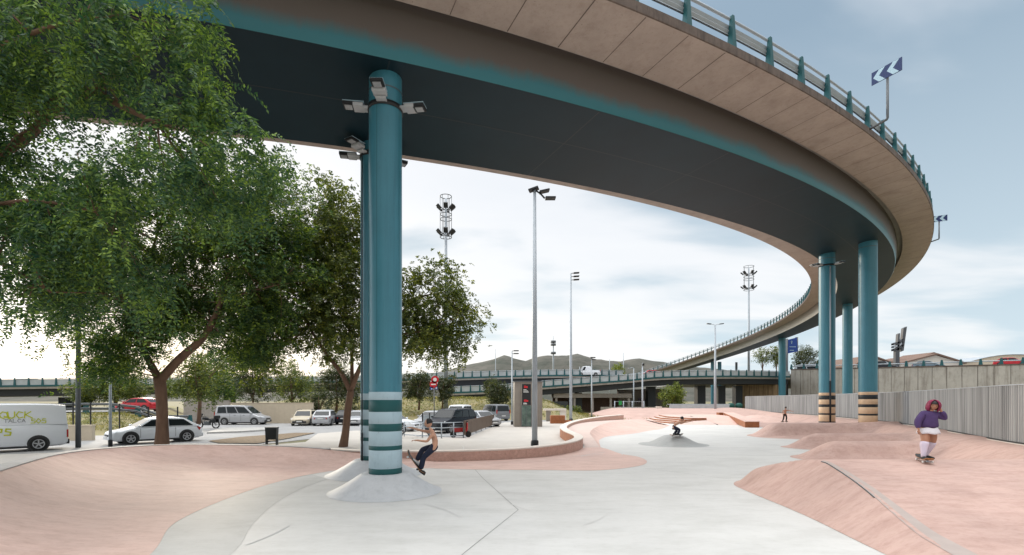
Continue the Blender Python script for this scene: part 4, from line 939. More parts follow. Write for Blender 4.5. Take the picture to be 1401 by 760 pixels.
# ------------------------------------------------------------------ vehicles
def vehicle(name, label, cat, loc, rz, paint, L, W, H, zb, roof, nose=.62, wr=.32, wb=(.2,.2), sides=2, tail='wide', cargo=False, group=None, sill=.22, rack=False, rear_glass=True, front_dark=False, tumble=.14):
    """zb belt height; roof = (A base, B front of roof, C rear of roof, D base) as fractions of the length from the nose; nose = bonnet height"""
    v = thing(name, label, cat, loc, rz, group)
    X_ = lambda f: L*(.5-f)
    a, b, c, d = roof; hw = W/2
    st = [(0,.30,nose*.80,.74),(.015,.24,nose*.90,.86),(.05,.20,nose*.98,.94),(.12,.19,nose+.3*(zb-nose)*.4,.985),(a,.19,zb-.02,1.0),(.5,.19,zb,1.0),(.86,.19,zb,1.0),(.95,.21,zb-.01,.965),(.985,.26,zb-.05,.90),(1.0,.34,zb-.14,.84)]
    if cargo or d > .97: st[-2] = (.985,.26,zb,.95); st[-1] = (1.0,.32,zb-.02,.92)
    rings = []
    for f, z0, z1, k in st:
        h = hw*k; zm = z0+(z1-z0)*.55
        half = [(0,z0),(h*.86,z0),(h*.97,z0+.08),(h,zm),(h*.985,z1-.10),(h*.93,z1-.02),(h*.80,z1+.012),(0,z1+.03)]
        rings.append([(X_(f), y, z) for y, z in half]+[(X_(f), -y, z) for y, z in half[-2:0:-1]])
    mb = MB(); mb.loft(rings, closed=True, caps=True)
    # cabin
    wb_, wt_ = hw*.955, hw*.955-tumble; zr = H
    def side(s, t, sg, o=0.0):
        x0 = X_(a)+(X_(d)-X_(a))*s; x1 = X_(b)+(X_(c)-X_(b))*s
        crown = -.05*(2*s-1)**4
        y = wb_+(wt_-wb_)*t+o; return Vector((x0+(x1-x0)*t, sg*y, zb-.03+(zr-.05+crown-zb+.03)*t+o*.2))
    S_ = np.linspace(0, 1, 9)
    rows = []
    for s in S_:
        p0, p1 = side(s, 0, 1), side(s, 1, 1); cz = .05*(1-.6*(2*s-1)**4)
        half = [p0, p0.lerp(p1, .5)+Vector((0,.012,0)), p1, Vector((p1.x, p1.y*.86, p1.z+cz*.75)), Vector((p1.x, p1.y*.45, p1.z+cz*1.0))]
        rows.append(half+[Vector((q.x, -q.y, q.z)) for q in half[::-1]])
    mb.loft(rows, caps=True)
    body = mb.build('body', paint, v, bevel=.025)
    # glass
    def pane(pts, nm='window'):
        m_ = MB(); n = (pts[1]-pts[0]).cross(pts[2]-pts[0]); c_ = sum(pts, Vector())/len(pts)
        if n.dot(c_-Vector((0,0,zb))) < 0: n = -n
        n.normalize(); m_.plate([p+n*.004 for p in pts], n, .010); return m_.build(nm, 'glass', v)
    def front(s, t, y):
        p0, p1 = side(s, 0, 1), side(s, 1, 1); q = p0.lerp(p1, t); return Vector((q.x, q.y*y, q.z))
    pane([front(0,.06,-.90), front(0,.06,.90), front(0,.93,.88), front(0,.93,-.88)], 'windscreen')
    if rear_glass: pane([front(1,.12,-.86), front(1,.12,.86), front(1,.88,.86), front(1,.88,-.86)], 'rear_window')
    cuts = {1:[(.07,.34)], 2:[(.06,.46),(.50,.90)], 3:[(.05,.36),(.39,.66),(.69,.94)]}[sides]
    for sg in (1,-1):
        for s0, s1 in cuts:
            pane([side(s0+.0,.10,sg,.012), side(s1,.10,sg,.012), side(s1,.86,sg,.012), side(s0,.86,sg,.012)])
    # wheels
    xf, xr = X_(wb[0]), X_(1-wb[1])
    for x in (xf, xr):
        for sg in (1,-1):
            m_ = MB(); m_.tube([(x, sg*(hw*.80), wr+.02), (x, sg*(hw+.004), wr+.02)], wr+.065, 24); m_.build('wheel_arch', 'plastic', v)
            m_ = MB(); y0, y1 = hw-.19, hw+.018
            m_.loft([[(x+r*math.cos(q*math.pi/12), sg*y, wr+r*math.sin(q*math.pi/12)) for q in range(24)] for r, y in ((wr*.6,y0),(wr-.02,y0),(wr,y0+.03),(wr,y1-.03),(wr-.03,y1),(wr*.66,y1),(wr*.62,y1-.02))], closed=True, caps=True)
            wh = m_.build('wheel', 'tyre', v)
            m_ = MB(); m_.loft([[(x+r*math.cos(q*math.pi/12), sg*y, wr+r*math.sin(q*math.pi/12)) for q in range(24)] for r, y in ((wr*.66,y1+.002),(wr*.57,y1+.004),(wr*.55,y1-.015))], closed=True)
            for q in range(5):
                an = q*math.tau/5+.3; R = Matrix.Rotation(-an, 3, 'Y'); m_.box(Vector((x, sg*(y1-.004), wr))+R@Vector((wr*.3,0,0)), (wr*.62, .012, .055), mtx=R)
            m_.build('rim', 'rim', wh)
    # lamps, bumpers, plates, mirrors, handles, door lines
    for sg in (1,-1):
        m_ = MB(); z_ = nose*.80; m_.plate([Vector((X_(.012)+.02, sg*hw*.50, z_-.02)), Vector((X_(.05)+.02, sg*hw*.945, z_+.06)), Vector((X_(.075), sg*hw*.95, z_+.16)), Vector((X_(.035)+.02, sg*hw*.56, z_+.12))], Vector((1, sg*.6, .25)), .02); m_.build('headlight', 'headlight', v)
        m_ = MB()
        if tail == 'tall': m_.box((X_(1)+.02, sg*(hw*.885), zb+.02 if not cargo else zb*.62), (.07, .12, .42 if not cargo else .38))
        else: m_.plate([Vector((X_(1)-.004, sg*hw*.52, zb-.19)), Vector((X_(.978), sg*hw*.935, zb-.13)), Vector((X_(.93), sg*hw*.975, zb-.06)), Vector((X_(.955), sg*hw*.94, zb-.30)), Vector((X_(1)-.004, sg*hw*.6, zb-.34))], Vector((-1, sg*.7, 0)), .022)
        m_.build('taillight', 'taillight', v)
        m_ = MB(); mx = X_(a+.035); m_.box((mx, sg*(hw+.07), zb+.06), (.12, .17, .13)); m_.build('wing_mirror', paint, v, bevel=.03)
        m_ = MB()
        for f in ([.40,.58] if sides >= 2 else [.34]): m_.box((X_(f), sg*(hw*.992), zb-.16), (.18, .03, .03))
        m_.build('door_handle', paint if not front_dark else 'plastic', v)
        m_ = MB()
        for f in ([a+.05,.46,.68] if sides >= 2 else [a+.06,.36]):
            m_.box((X_(f), sg*hw*.996, (sill+.1+zb)/2-.02), (.012, .012, zb-sill-.22))
        m_.build('door_seam', 'plastic', v)
        m_ = MB(); m_.box((0, sg*(hw*.955), .21), (L*.55, .06, .09)); m_.build('sill', 'plastic', v)
    m_ = MB(); m_.box((X_(0)-.02, 0, .36), (.12, W*.74, .20)); m_.build('front_bumper', 'plastic' if front_dark else paint, v, bevel=.03)
    m_ = MB(); m_.box((X_(0)+.0, 0, nose*.66), (.08, W*.40, .13)); m_.build('grille', 'plastic', v)
    m_ = MB(); m_.box((X_(1)+.0, 0, .40), (.14, W*.86, .24)); m_.build('rear_bumper', 'plastic' if (front_dark or cargo) else paint, v, bevel=.03)
    m_ = MB(); m_.box((X_(0)+.05, 0, .42), (.02, .50, .11)); m_.build('number_plate', 'plate', v)
    m_ = MB(); m_.box((X_(1)-.075, 0, zb-.28 if tail != 'tall' else .62), (.02, .50, .11)); m_.build('number_plate', 'plate', v)
    if rack:
        for sg in (1,-1):
            m_ = MB(); p0, p1 = side(.12,1,sg), side(.9,1,sg); m_.tube([p0+Vector((0,-.06*sg,.02)), p0+Vector((-.1,-.06*sg,.10)), p1+Vector((.1,-.06*sg,.10)), p1+Vector((0,-.06*sg,.02))], .025, 6); m_.build('roof_rail', 'plastic', v)
    return v
HATCH = dict(L=4.4, W=1.82, H=1.47, zb=.95, roof=(.25,.42,.80,.97), nose=.74, wr=.325, wb=(.20,.19))
vehicle('parked_car', 'white five-door hatchback parked behind the forked tree trunk', 'car', (-20.75, 29.0, -.04), math.radians(-130.6), 'white', **HATCH)
gv = vehicle('delivery_van', 'long white panel van with yellow-green graffiti at the far left edge', 'van', (-24.6, 23.45, -.04), math.radians(-130.6), 'white', 5.4, 2.0, 2.28, 1.30, (.10,.24,.985,.995), nose=1.0, wr=.34, wb=(.17,.20), sides=1, tail='tall', cargo=True, tumble=.17, rear_glass=False)
# spray-painted words on the van's side, as ribbons of paint on the panel
GL = {'B':[[(0,0),(0,1),(.45,.95),(.5,.7),(.1,.52),(.55,.4),(.5,.1),(0,0)]], 'Q':[[(.1,.15),(0,.6),(.25,1),(.55,.85),(.6,.3),(.3,0),(.1,.15)],[(.35,.35),(.75,-.1)]], 'U':[[(0,1),(.05,.15),(.3,0),(.5,.2),(.5,1)]], 'S':[[(.5,.9),(.15,.95),(.1,.6),(.5,.45),(.45,.05),(0,.05)]], 'C':[[(.5,.85),(.2,1),(0,.5),(.2,0),(.5,.15)]], 'K':[[(0,0),(.05,1)],[(.5,1),(.08,.5),(.6,0)]], 'A':[[(0,0),(.25,1),(.5,0)],[(.1,.4),(.42,.4)]], 'T':[[(.25,0),(.25,1)],[(0,1),(.6,.95)]], 'F':[[(0,0),(.05,1),(.5,1)],[(.03,.5),(.4,.5)]], 'L':[[(.05,1),(0,0),(.5,.05)]], 'P':[[(0,0),(.03,1),(.45,.9),(.4,.5),(.05,.45)]], 'O':[[(.25,0),(0,.45),(.25,1),(.55,.5),(.25,0)]]}
def spray(word, x, z, h, m, wd=.055, gap=.62, sq=1.0):
    mb = MB()
    for i, ch in enumerate(word):
        for stk in GL[ch]:
            pts = [Vector((x-(i*gap+px_)*h*sq, 0, z+pz_*h)) for px_, pz_ in stk]
            for a, b in zip(pts[:-1], pts[1:]):
                d_ = (b-a).normalized(); n_ = Vector((-d_.z, 0, d_.x))*wd/2; a2, b2 = a-d_*wd*.3, b+d_*wd*.3
                y = 1.018 if (a.z+b.z)/2 < 1.22 else 1.018-.17*((a.z+b.z)/2-1.27)/.96
                def yy(zv): return 1.016 if zv < 1.22 else .972-.17*(zv-1.27)/.96
                q = [a2+n_, b2+n_, b2-n_, a2-n_]
                mb.add([(p.x, yy(p.z)+(.006 if p.z < 1.22 else .012), p.z) for p in q], [(0,1,2,3)])
    mb.build('graffiti', m, gv, recalc=False)
spray('QUCK', -.3, 1.60, .30, 'graffiti', .045, sq=1.5); spray('AUPS', .35, .80, .32, 'graffiti', .06, sq=1.35); spray('SOS', -1.35, 1.34, .22, 'graffiti', .035, sq=1.4); spray('TALCA', -.45, 1.40, .15, 'graffdark', .02, sq=1.6)
mb = MB(); mb.box((.3, 1.0, 1.2), (.012, .03, 1.6)); 
vehicle('people_carrier', 'silver people carrier with windows all round parked sideways by the beige wall', 'van', (-27.2, 50.6, -.04), 0.0, 'silver', 4.95, 1.85, 1.95, 1.12, (.22,.40,.96,.985), nose=.85, wr=.33, wb=(.19,.21), sides=3, tail='tall', front_dark=True)
vehicle('parked_car', 'cream estate car with roof rails facing the plaza', 'car', (-20.6, 49.6, -.04), math.radians(-80), 'cream', 4.4, 1.72, 1.50, .92, (.27,.42,.88,.985), nose=.72, wr=.31, sides=3, tail='tall', rack=True, front_dark=True)
vehicle('parked_car', 'silver saloon parked with its rear window towards the plaza', 'car', (-18.4, 49.4, -.04), math.radians(97), 'silver', 4.3, 1.74, 1.52, .98, (.26,.42,.80,.93), nose=.76, wr=.31)
vehicle('parked_car', 'dark car mostly hidden behind the leaning tree trunk', 'car', (-16.9, 51.5, -.04), math.radians(95), 'blackcar', 4.2, 1.74, 1.46, .93, (.26,.42,.80,.96), nose=.74, wr=.31)
vehicle('parked_car', 'pale silver car facing the plaza just right of the leaning trunk', 'car', (-15.2, 49.6, -.04), math.radians(-86), 'silver', 4.3, 1.74, 1.44, .92, (.26,.43,.78,.94), nose=.72, wr=.31)
vehicle('parked_car', 'white car nose just visible right of the banded columns', 'car', (-9.6, 39.5, -.035), math.radians(-12), 'white', **HATCH)
vehicle('parked_suv', 'black off-road car parked behind the bar railing', 'car', (-4.7, 38.6, -.035), math.radians(-118), 'blackcar', 4.7, 1.9, 1.80, 1.12, (.24,.38,.93,.985), nose=.92, wr=.37, sides=3, rack=True)
vehicle('parked_car', 'grey hatchback half hidden behind the black off-road car', 'car', (-7.4, 46.5, -.035), math.radians(-105), 'silver', **HATCH)
vehicle('parked_van', 'white van whose roof shows above the black off-road car', 'van', (-5.6, 52.5, -.035), math.radians(-100), 'white', 4.8, 1.85, 1.97, 1.15, (.16,.32,.97,.99), nose=.9, wr=.33, sides=3, tail='tall')
vehicle('parked_car', 'pale silver car with big windscreen between the black car and the grey van', 'car', (-2.9, 47.2, -.035), math.radians(-52), 'silver', **HATCH)
vehicle('parked_van', 'grey minibus with black windows seen from behind near the kiosk', 'van', (-2.15, 60.5, -.035), math.radians(118), 'greycar', 4.9, 1.92, 1.97, 1.08, (.15,.29,.97,.995), nose=.95, wr=.34, sides=3, tail='tall')
vehicle('moving_car', 'red car driving on the low road beneath the left viaduct', 'car', (px(190,54.5), 54.5, 1.2), math.radians(176), 'redcar', **HATCH)
vehicle('moving_car', 'red car crossing the slip road viaduct in front of the hills', 'car', (px(897,97), 98.2, 6.85), math.radians(2), 'redcar', **HATCH)
vehicle('moving_van', 'pale van on the viaduct against the hills', 'van', (px(805,104), 105.5, 7.5), math.radians(185), 'white', 5.2, 1.9, 2.1, 1.15, (.2,.32,.6,.66), nose=1.0, wr=.34, sides=1, tail='tall')
vehicle('moving_car', 'slate blue car on the motorway in front of the gabled house', 'car', (px(1270,90), 90, 8.0), math.radians(-48), 'bluecar', 4.6, 1.82, 1.5, .95, (.24,.42,.8,.97), nose=.76, wr=.32)
vehicle('moving_car', 'red car on the motorway at the far right edge', 'car', (px(1388,82), 82.5, 8.0), math.radians(-44), 'redcar', **HATCH)
vehicle('moving_suv', 'dark boxy car on the motorway beside the stout banded column', 'car', (px(1209,94), 94.5, 8.0), math.radians(-48), 'blackcar', 4.7, 1.9, 1.8, 1.05, (.22,.36,.95,.985), nose=.9, wr=.36, sides=3)
vehicle('moving_van', 'pale blue van on the motorway behind the column with the drain pipe', 'van', (px(1110,109), 109.5, 8.0), math.radians(-50), 'roofgrey', 5.6, 2.0, 2.3, 1.2, (.12,.26,.98,.995), nose=1.0, wr=.35, sides=2, tail='tall')

# motorcycle
mt = thing('motorcycle', 'black touring motorcycle on its stand behind the white hatchback', 'motorcycle', (px(284,43.5), 43.5, -.04), math.radians(180))
for x in (.72,-.72):
    mb = MB(); mb.loft([[(x+(.30+.055*math.cos(b))*math.cos(a), .055*math.sin(b), .32+(.30+.055*math.cos(b))*math.sin(a)) for b in np.linspace(0, math.tau, 8, endpoint=False)] for a in np.linspace(0, math.tau, 25)], closed=True); wh = mb.build('wheel', 'tyre', mt)
    mb = MB(); mb.tube([(x,-.07,.32),(x,.07,.32)], .06, 8)
    for a in range(6): mb.tube([(x,0,.32),(x+.27*math.cos(a*1.047), 0, .32+.27*math.sin(a*1.047))], .012, 4)
    mb.build('rim', 'rim', wh)
mb = MB(); mb.box((.02,0,.45), (.5,.32,.36)); mb.tube([(.3,0,.4),(.2,0,.75),(-.3,0,.72),(-.72,0,.34)], .05, 6); mb.build('engine_frame', 'galvdark', mt, bevel=.03)
mb = MB(); mb.smooth = True; mb.loft([[(x, w*math.cos(a), z+h*math.sin(a)) for a in np.linspace(0, math.tau, 10, endpoint=False)] for x, w, z, h in ((.45,.06,.84,.06),(.35,.15,.86,.13),(.1,.17,.87,.14),(-.1,.10,.82,.09),(-.14,.03,.8,.04))], closed=True, caps=True); mb.build('tank', 'black', mt)
mb = MB(); mb.box((-.38,0,.82), (.62,.26,.10)); mb.build('seat', 'plastic', mt, bevel=.04)
mb = MB(); mb.box((-.82,0,.98), (.38,.42,.30)); mb.build('top_box', 'black', mt, bevel=.05)
for sg in (1,-1): mb = MB(); mb.box((-.6,sg*.28,.66), (.46,.2,.32)); mb.build('pannier', 'black', mt, bevel=.04)
mb = MB(); mb.tube([(.72,.07,.32),(.48,.09,.9)], .025, 6); mb.tube([(.72,-.07,.32),(.48,-.09,.9)], .025, 6); mb.build('fork', 'galv', mt)
mb = MB(); mb.tube([(.36,.36,1.02),(.44,.2,1.05),(.46,0,1.0),(.44,-.2,1.05),(.36,-.36,1.02)], .02, 6); mb.tube([(.44,.25,1.05),(.46,.3,1.2)], .012, 4); mb.tube([(.44,-.25,1.05),(.46,-.3,1.2)], .012, 4); mb.build('handlebar', 'black', mt)
mb = MB(); mb.plate([(.62,-.16,.9),(.62,.16,.9),(.44,.12,1.28),(.44,-.12,1.28)], (1,0,.4), .015); mb.build('windshield', 'glass', mt)
mb = MB(); mb.lathe((.60,0,.8), [(.02,0),(.10,.03),(.10,.13),(.02,.16)], 12); mb.build('headlight', 'headlight', mt)
mb = MB(); mb.loft([[(.72+.40*math.cos(a), y, .32+.40*math.sin(a)) for y in (-.07,.07)] for a in np.linspace(.5, 2.4, 10)]); mb.build('mudguard', 'black', mt)

# ------------------------------------------------------------------ lamp posts and masts
def pole(mb, h, r0, r1, n=12): mb.lathe((0,0,0), [(r0, 0), (r0*.9, h*.35), (r1, h)], n)
def flood(mb, c, az, tilt, s=1.0):
    R = Matrix.Rotation(az, 3, 'Z')@Matrix.Rotation(tilt, 3, 'Y'); mb.box(c, (.62*s, .42*s, .10*s), mtx=R)
def lamp_post(label, u, d, vtop, r0, r1, zb=-.03, boot=True, m='galv', group=None, name='lamp_post'):
    t = thing(name, label, 'lamp post', (px(u,d), d, zb), 0, group); h = pz(vtop, d)-zb
    mb = MB(); pole(mb, h, r0, r1); mb.build('pole', m, t)
    if boot: mb = MB(); mb.lathe((0,0,0), [(r0*1.35,0),(r0*1.35,.32),(r0*1.02,.36)], 14); mb.build('base_boot', 'black', t)
    return t, h
t, h = lamp_post('tall slender lamp post with three floodlights in front of the bronze kiosk', 731.5, 26, 260, .15, .075)
mb = MB(); mb.tube([(-.15,0,h-.05),(0,0,h),(.3,0,h-.2),(.52,0,h-.44)], .045, 6); mb.build('arm', 'black', t)
for (x, z, az, tl) in ((.0,.02,2.9,.25),(.30,-.08,.1,-.25),(.62,-.44,.05,-.02)):
    mb = MB(); flood(mb, Vector((x+(.2 if az < 1 else -.05), 0, h+z)), az, tl, .85); mb.build('floodlight', 'black', t)
t, h = lamp_post('tall lamp post with three stubby lamps on one side right of the kiosk', 781, 56, 374.5, .17, .08)
for z in (0,-.38,-.75):
    mb = MB(); mb.tube([(0,0,h+z),(.35,0,h+z+.05)], .04, 5); flood(mb, Vector((.62,0,h+z+.06)), 0, -.06, 1.0); mb.build('lamp_head', 'black', t)
t, h = lamp_post('lamp post with one lamp on each side in front of the far ramp', 978.5, 76, 444.5, .2, .1, zb=1.0, boot=False)
for sg in (1,-1):
    mb = MB(); mb.tube([(0,0,h-.05),(sg*.7,0,h+.1)], .04, 5); mb.build('arm', 'galv', t); mb = MB(); flood(mb, Vector((sg*.95,0,h+.12)), 0, -sg*.1, 1.0); mb.build('lamp_head', 'black', t)
t, h = lamp_post('short lamp post with two lamps beside the grey minibus', 700.5, 49.6, 480.5, .09, .05)
for z in (0,-.28):
    mb = MB(); mb.tube([(0,0,h+z),(.2,0,h+z)], .03, 5); flood(mb, Vector((.42,0,h+z+.02)), 0, 0, .8); mb.build('lamp_head', 'black', t)
t, h = lamp_post('thin lamp post with a double head on the grass verge left of the park', 809.5, 68, 489.5, .11, .06)
mb = MB(); flood(mb, Vector((.15,0,h+.0)), 0, 0, 1.1); flood(mb, Vector((.3,0,h-.3)), 0, 0, .9); mb.build('lamp_head', 'black', t)
t, h = lamp_post('thin blue-grey lamp post with a curved head by the verge fence', 867, 92, 504, .13, .08)
mb = MB(); mb.tube([(0,0,h-.2),(-.1,0,h+.1),(-.6,0,h+.05)], .06, 6); flood(mb, Vector((-.75,0,h)), 0, 0, .9); mb.build('lamp_head', 'galv', t)
t, h = lamp_post('plain pale lamp post just left of the young yellow-green tree', 879, 82, 497, .15, .09)
mb = MB(); mb.box((.1,0,h-.25), (.35,.3,.35)); mb.build('lamp_head', 'black', t)
t, h = lamp_post('dark lamp post rising into the foliage behind the white van', 107, 25.8, 290, .12, .07, m='galvdark', boot=False)
mb = MB(); mb.tube([(0,0,h-.1),(.2,0,h+.15),(.7,0,h+.25)], .04, 6); flood(mb, Vector((1.0,0,h+.25)), 0, -.1, 1.0); mb.build('lamp_head', 'black', t)
t, h = lamp_post('thin grey lamp post at the nose of the white hatchback', 151, 26.3, 491.5, .075, .055)
mb = MB(); mb.tube([(0,0,h-.02),(.3,0,h+.0)], .03, 6); mb.box((.5,0,h+.02), (.6,.22,.08)); mb.build('lamp_head', 'lampbody', t)
def mast(label, u, d, vt, vb, zb=0, wr=10):
    t = thing('floodlight_mast', label, 'mast', (px(u,d), d, zb), 0, 'floodlight masts'); zt = pz(vt,d)-zb; z0 = pz(vb,d)-zb; R_ = wr*d/F; H_ = zt-z0
    mb = MB(); mb.lathe((0,0,0), [(.34,0),(.24,z0*.6),(.16,zt-.3)], 12); mb.build('pole', 'galv', t)
    mb = MB()
    for f in (0,.44,.56,1.0):
        mb.tube([(R_*.78*math.cos(a), R_*.78*math.sin(a), z0+H_*f) for a in np.linspace(0, math.tau, 17)], .055, 5, caps=False)
    for a in np.linspace(0, math.tau, 7)[:-1]: mb.tube([(R_*.78*math.cos(a), R_*.78*math.sin(a), z0), (R_*.78*math.cos(a), R_*.78*math.sin(a), zt)], .035, 4)
    mb.build('cage', 'galvdark', t)
    for f in (.12,.72):
        for a in (.3,1.5,2.7,3.6,4.8,5.8):
            mb = MB(); c = Vector((R_*1.0*math.cos(a), R_*1.0*math.sin(a), z0+H_*f)); Rm = Matrix.Rotation(a, 3, 'Z')@Matrix.Rotation(-.75, 3, 'Y'); mb.box(c, (.75,.6,.22), mtx=Rm); mb.tube([(0,0,c.z-.3), c], .05, 4); mb.build('floodlight', 'black', t)
    return t
mast('floodlight mast with round lamp cage rising behind the leaning tree', 610, 70, 269, 325)
mast('floodlight mast with round lamp cage behind the far end of the ramp', 1024.5, 120, 365, 397, wr=8.5)
tm = thing('radio_mast', 'thin grey radio mast beyond the viaduct against the hills', 'mast', (px(757,190), 190, 0)); h = pz(460,190)
mb = MB(); mb.lathe((0,0,0), [(.45,0),(.3,h*.7),(.08,h)], 8); mb.build('pole', 'galv', tm)
for z in (.74,.86,.9):
    mb = MB(); mb.lathe((0,0,h*z), [(.3,0),(1.0,.1),(1.0,.9),(.3,1.0)], 10); mb.build('antenna_ring', 'galvdark', tm)
for k_, (u_, v_) in enumerate([(834,492),(853,483),(678,478),(793,502)]):
    mb = MB(); hh = pz(v_,260); mb.tube([(px(u_,260),260,0),(px(u_,260),260,hh)], [.35,.14], 6); one(mb, 'distant_pole', 'galv', ['thin distant pole in front of the right-hand hill', 'taller hairline mast above the lone green tree', 'hairline pole left of the short double lamp post', 'short distant pole between hills and viaduct'][k_], 'pole')
mb = MB(); mb.tube([(px(1007.5,118),118,0),(px(1007.5,118),118,pz(496,118))], .28, 8); one(mb, 'post', 'galvdark', 'short dark post on the viaduct left of the tall right-hand mast', 'post')

# ------------------------------------------------------------------ furniture of the plaza and street
kd = 45.5; kx = px(723,kd); kk = thing('kiosk', 'tall bronze-clad kiosk with black sign panel and glass door on the plaza', 'kiosk', (kx, kd, -.02), math.radians(3))
KH = 4.12; KW = 2.55
mb = MB(); mb.box((0,1.1,KH/2), (KW,2.2,KH)); mb.build('cladding', 'kiosk', kk, bevel=.02)
mb = MB(); mb.box((0,1.1,KH+.03), (KW+.14,2.34,.08)); mb.build('roof', 'galvdark', kk)
mb = MB(); mb.box((-.18,-.012,2.95), (.80,.04,1.9)); mb.build('sign_panel', 'black', kk)
mb = MB(); mb.box((-.18,-.012,1.0), (.84,.035,1.9)); mb.build('glass_door', 'kioskglass', kk)
mb = MB(); mb.box((-.62,-.012,1.0), (.05,.05,1.96)); mb.box((.26,-.012,1.0), (.05,.05,1.96)); mb.box((-.18,-.03,1.0), (.03,.02,1.9)); mb.build('door_frame', 'galvdark', kk)
mb = MB(); mb.box((.72,-.01,2.0), (.012,.03,4.0)); mb.box((-.75,-.01,2.0), (.012,.03,4.0)); mb.build('panel_seam', 'brown', kk)
mb = MB()
for (x, z, wd, ht) in ((-.24,3.62,.34,.16),(-.22,2.36,.40,.15)): mb.lathe((0,0,0), [(.001,0),(.001,.001)], 3) if False else mb.box((x,-.036,z), (wd,.012,ht)); mb.box((x-.08,-.036,z+ht*.6), (wd*.55,.012,ht*.5))
mb.build('red_emblem', 'signred', kk)
mb = MB()
for (x, z, wd) in ((-.33,3.38,.28),(-.25,3.27,.42),(-.22,3.17,.5),(-.33,2.16,.3),(-.3,2.08,.34)): mb.box((x,-.036,z), (wd,.01,.05))
mb.build('sign_lettering', 'plate', kk)
# rusty bench with concrete slab behind it
bn = thing('corten_bench', 'rusty steel block bench with a low step on the plaza right of the kiosk', 'bench', (px(765,52), 52, -.02))
mb = MB(); mb.box((-.15,.3,.42), (1.5,.9,.84)); mb.build('bench_block', 'corten', bn, bevel=.015)
mb = MB(); mb.box((.95,.3,.17), (.68,.9,.34)); mb.build('bench_step', 'corten', bn, bevel=.015)
tb = thing('concrete_table', 'long pale concrete slab on a pier behind the rusty bench', 'table', (px(759,58), 58, -.02))
mb = MB(); mb.box((0,0,1.35), (2.6,.9,.22)); mb.build('slab', 'cap', tb); mb = MB(); mb.box((.95,0,.62), (.7,.7,1.24)); mb.build('pier', 'cap', tb); mb = MB(); mb.box((-.75,0,.62), (.5,.7,1.24)); mb.build('pier', 'kiosk', tb)
# perforated brown panel barrier along the ramp
a, b = gp(635,599.3,-.02), gp(676,583.5,-.02); dv = (b-a); ln = dv.length; dv.normalize()
pb = thing('panel_barrier', 'brown perforated metal panel barrier running away beside the black car', 'barrier', a, math.atan2(dv.y, dv.x))
for k_ in range(6):
    mb = MB(); mb.box(((k_+.5)*ln/6, 0, .63), (ln/6-.03,.04,.94)); mb.build('panel', 'brown', pb)
for k_ in range(7):
    mb = MB(); mb.box((k_*ln/6, .05, .55), (.06,.05,1.1)); mb.build('post', 'galvdark', pb)
# bar railing
ra = thing('bar_railing', 'galvanised two-bar railing in front of the black off-road car', 'railing', (0,0,0))
r0, r1, r2_ = gp(553,597.5,-.02), gp(604,600,-.02), gp(634,598.5,-.02)
for z in (.98,.66,.12):
    mb = MB(); mb.tube([r0+Vector((0,0,z)), r1+Vector((0,0,z)), r2_+Vector((0,0,z))], .035, 6); mb.build('rail', 'galv', ra)
for p in (r0, r0.lerp(r1,.5), r1, r1.lerp(r2_,.55), r2_):
    mb = MB(); mb.tube([p, p+Vector((0,0,1.0))], .04, 6); mb.build('post', 'galv', ra)
bx_ = thing('slatted_fence', 'dark-posted pale panel fence below the dry bank right of the banded columns', 'fence', (0,0,0))
for k_ in range(5):
    p = gp(556+k_*12, 594-1.2*k_, -.03)+Vector((0,6.5,0)); mb = MB(); mb.box(p+Vector((0,0,.65)), (.09,.09,1.4)); mb.build('post', 'black', bx_)
    if k_ < 4: p2 = gp(556+(k_+1)*12, 594-1.2*(k_+1), -.03)+Vector((0,6.5,0)); mb = MB(); c = (p+p2)/2; mb.box(c+Vector((0,.06,.6)), ((p2-p).length-.1,.03,1.1), rz=math.atan2((p2-p).y,(p2-p).x)); mb.build('panel', 'screen', bx_)
mb = MB(); mb.smooth = True; c = gp(568,600,-.03)
mb.loft([[(c.x+1.0*math.cos(a)*k, c.y+.25*yq, c.z+.62*math.sin(a)*k) for a in np.linspace(0, math.pi, 12)] for yq, k in ((0,1),(1,1),(1,.9),(0,.9),(0,1))], smooth=False); one(mb, 'bike_rack', 'galvdark', 'dark arched bike stand just right of the banded columns', 'bike rack')
p_ = gp(628,599.5,-.02)
sc_ = thing('parked_scooter', 'small dark red scooter behind the end of the brown barrier', 'scooter', (p_.x, p_.y+.6, -.03), .3)
mb = MB(); mb.box((0,0,.5), (.9,.28,.3)); mb.box((.45,0,.7), (.12,.34,.55)); mb.build('body', 'taillight', sc_, bevel=.08)
mb = MB(); mb.box((-.15,0,.78), (.6,.26,.1)); mb.build('seat', 'black', sc_, bevel=.03)
for x in (.55,-.45):
    mb = MB(); mb.tube([(x,-.06,.2),(x,.06,.2)], .2, 16); mb.build('wheel', 'tyre', sc_)
mb = MB(); mb.tube([(.45,-.3,1.05),(.42,0,1.02),(.45,.3,1.05)], .025, 6); mb.tube([(.42,0,1.02),(.5,0,.4)], .03, 6); mb.build('handlebar', 'black', sc_)
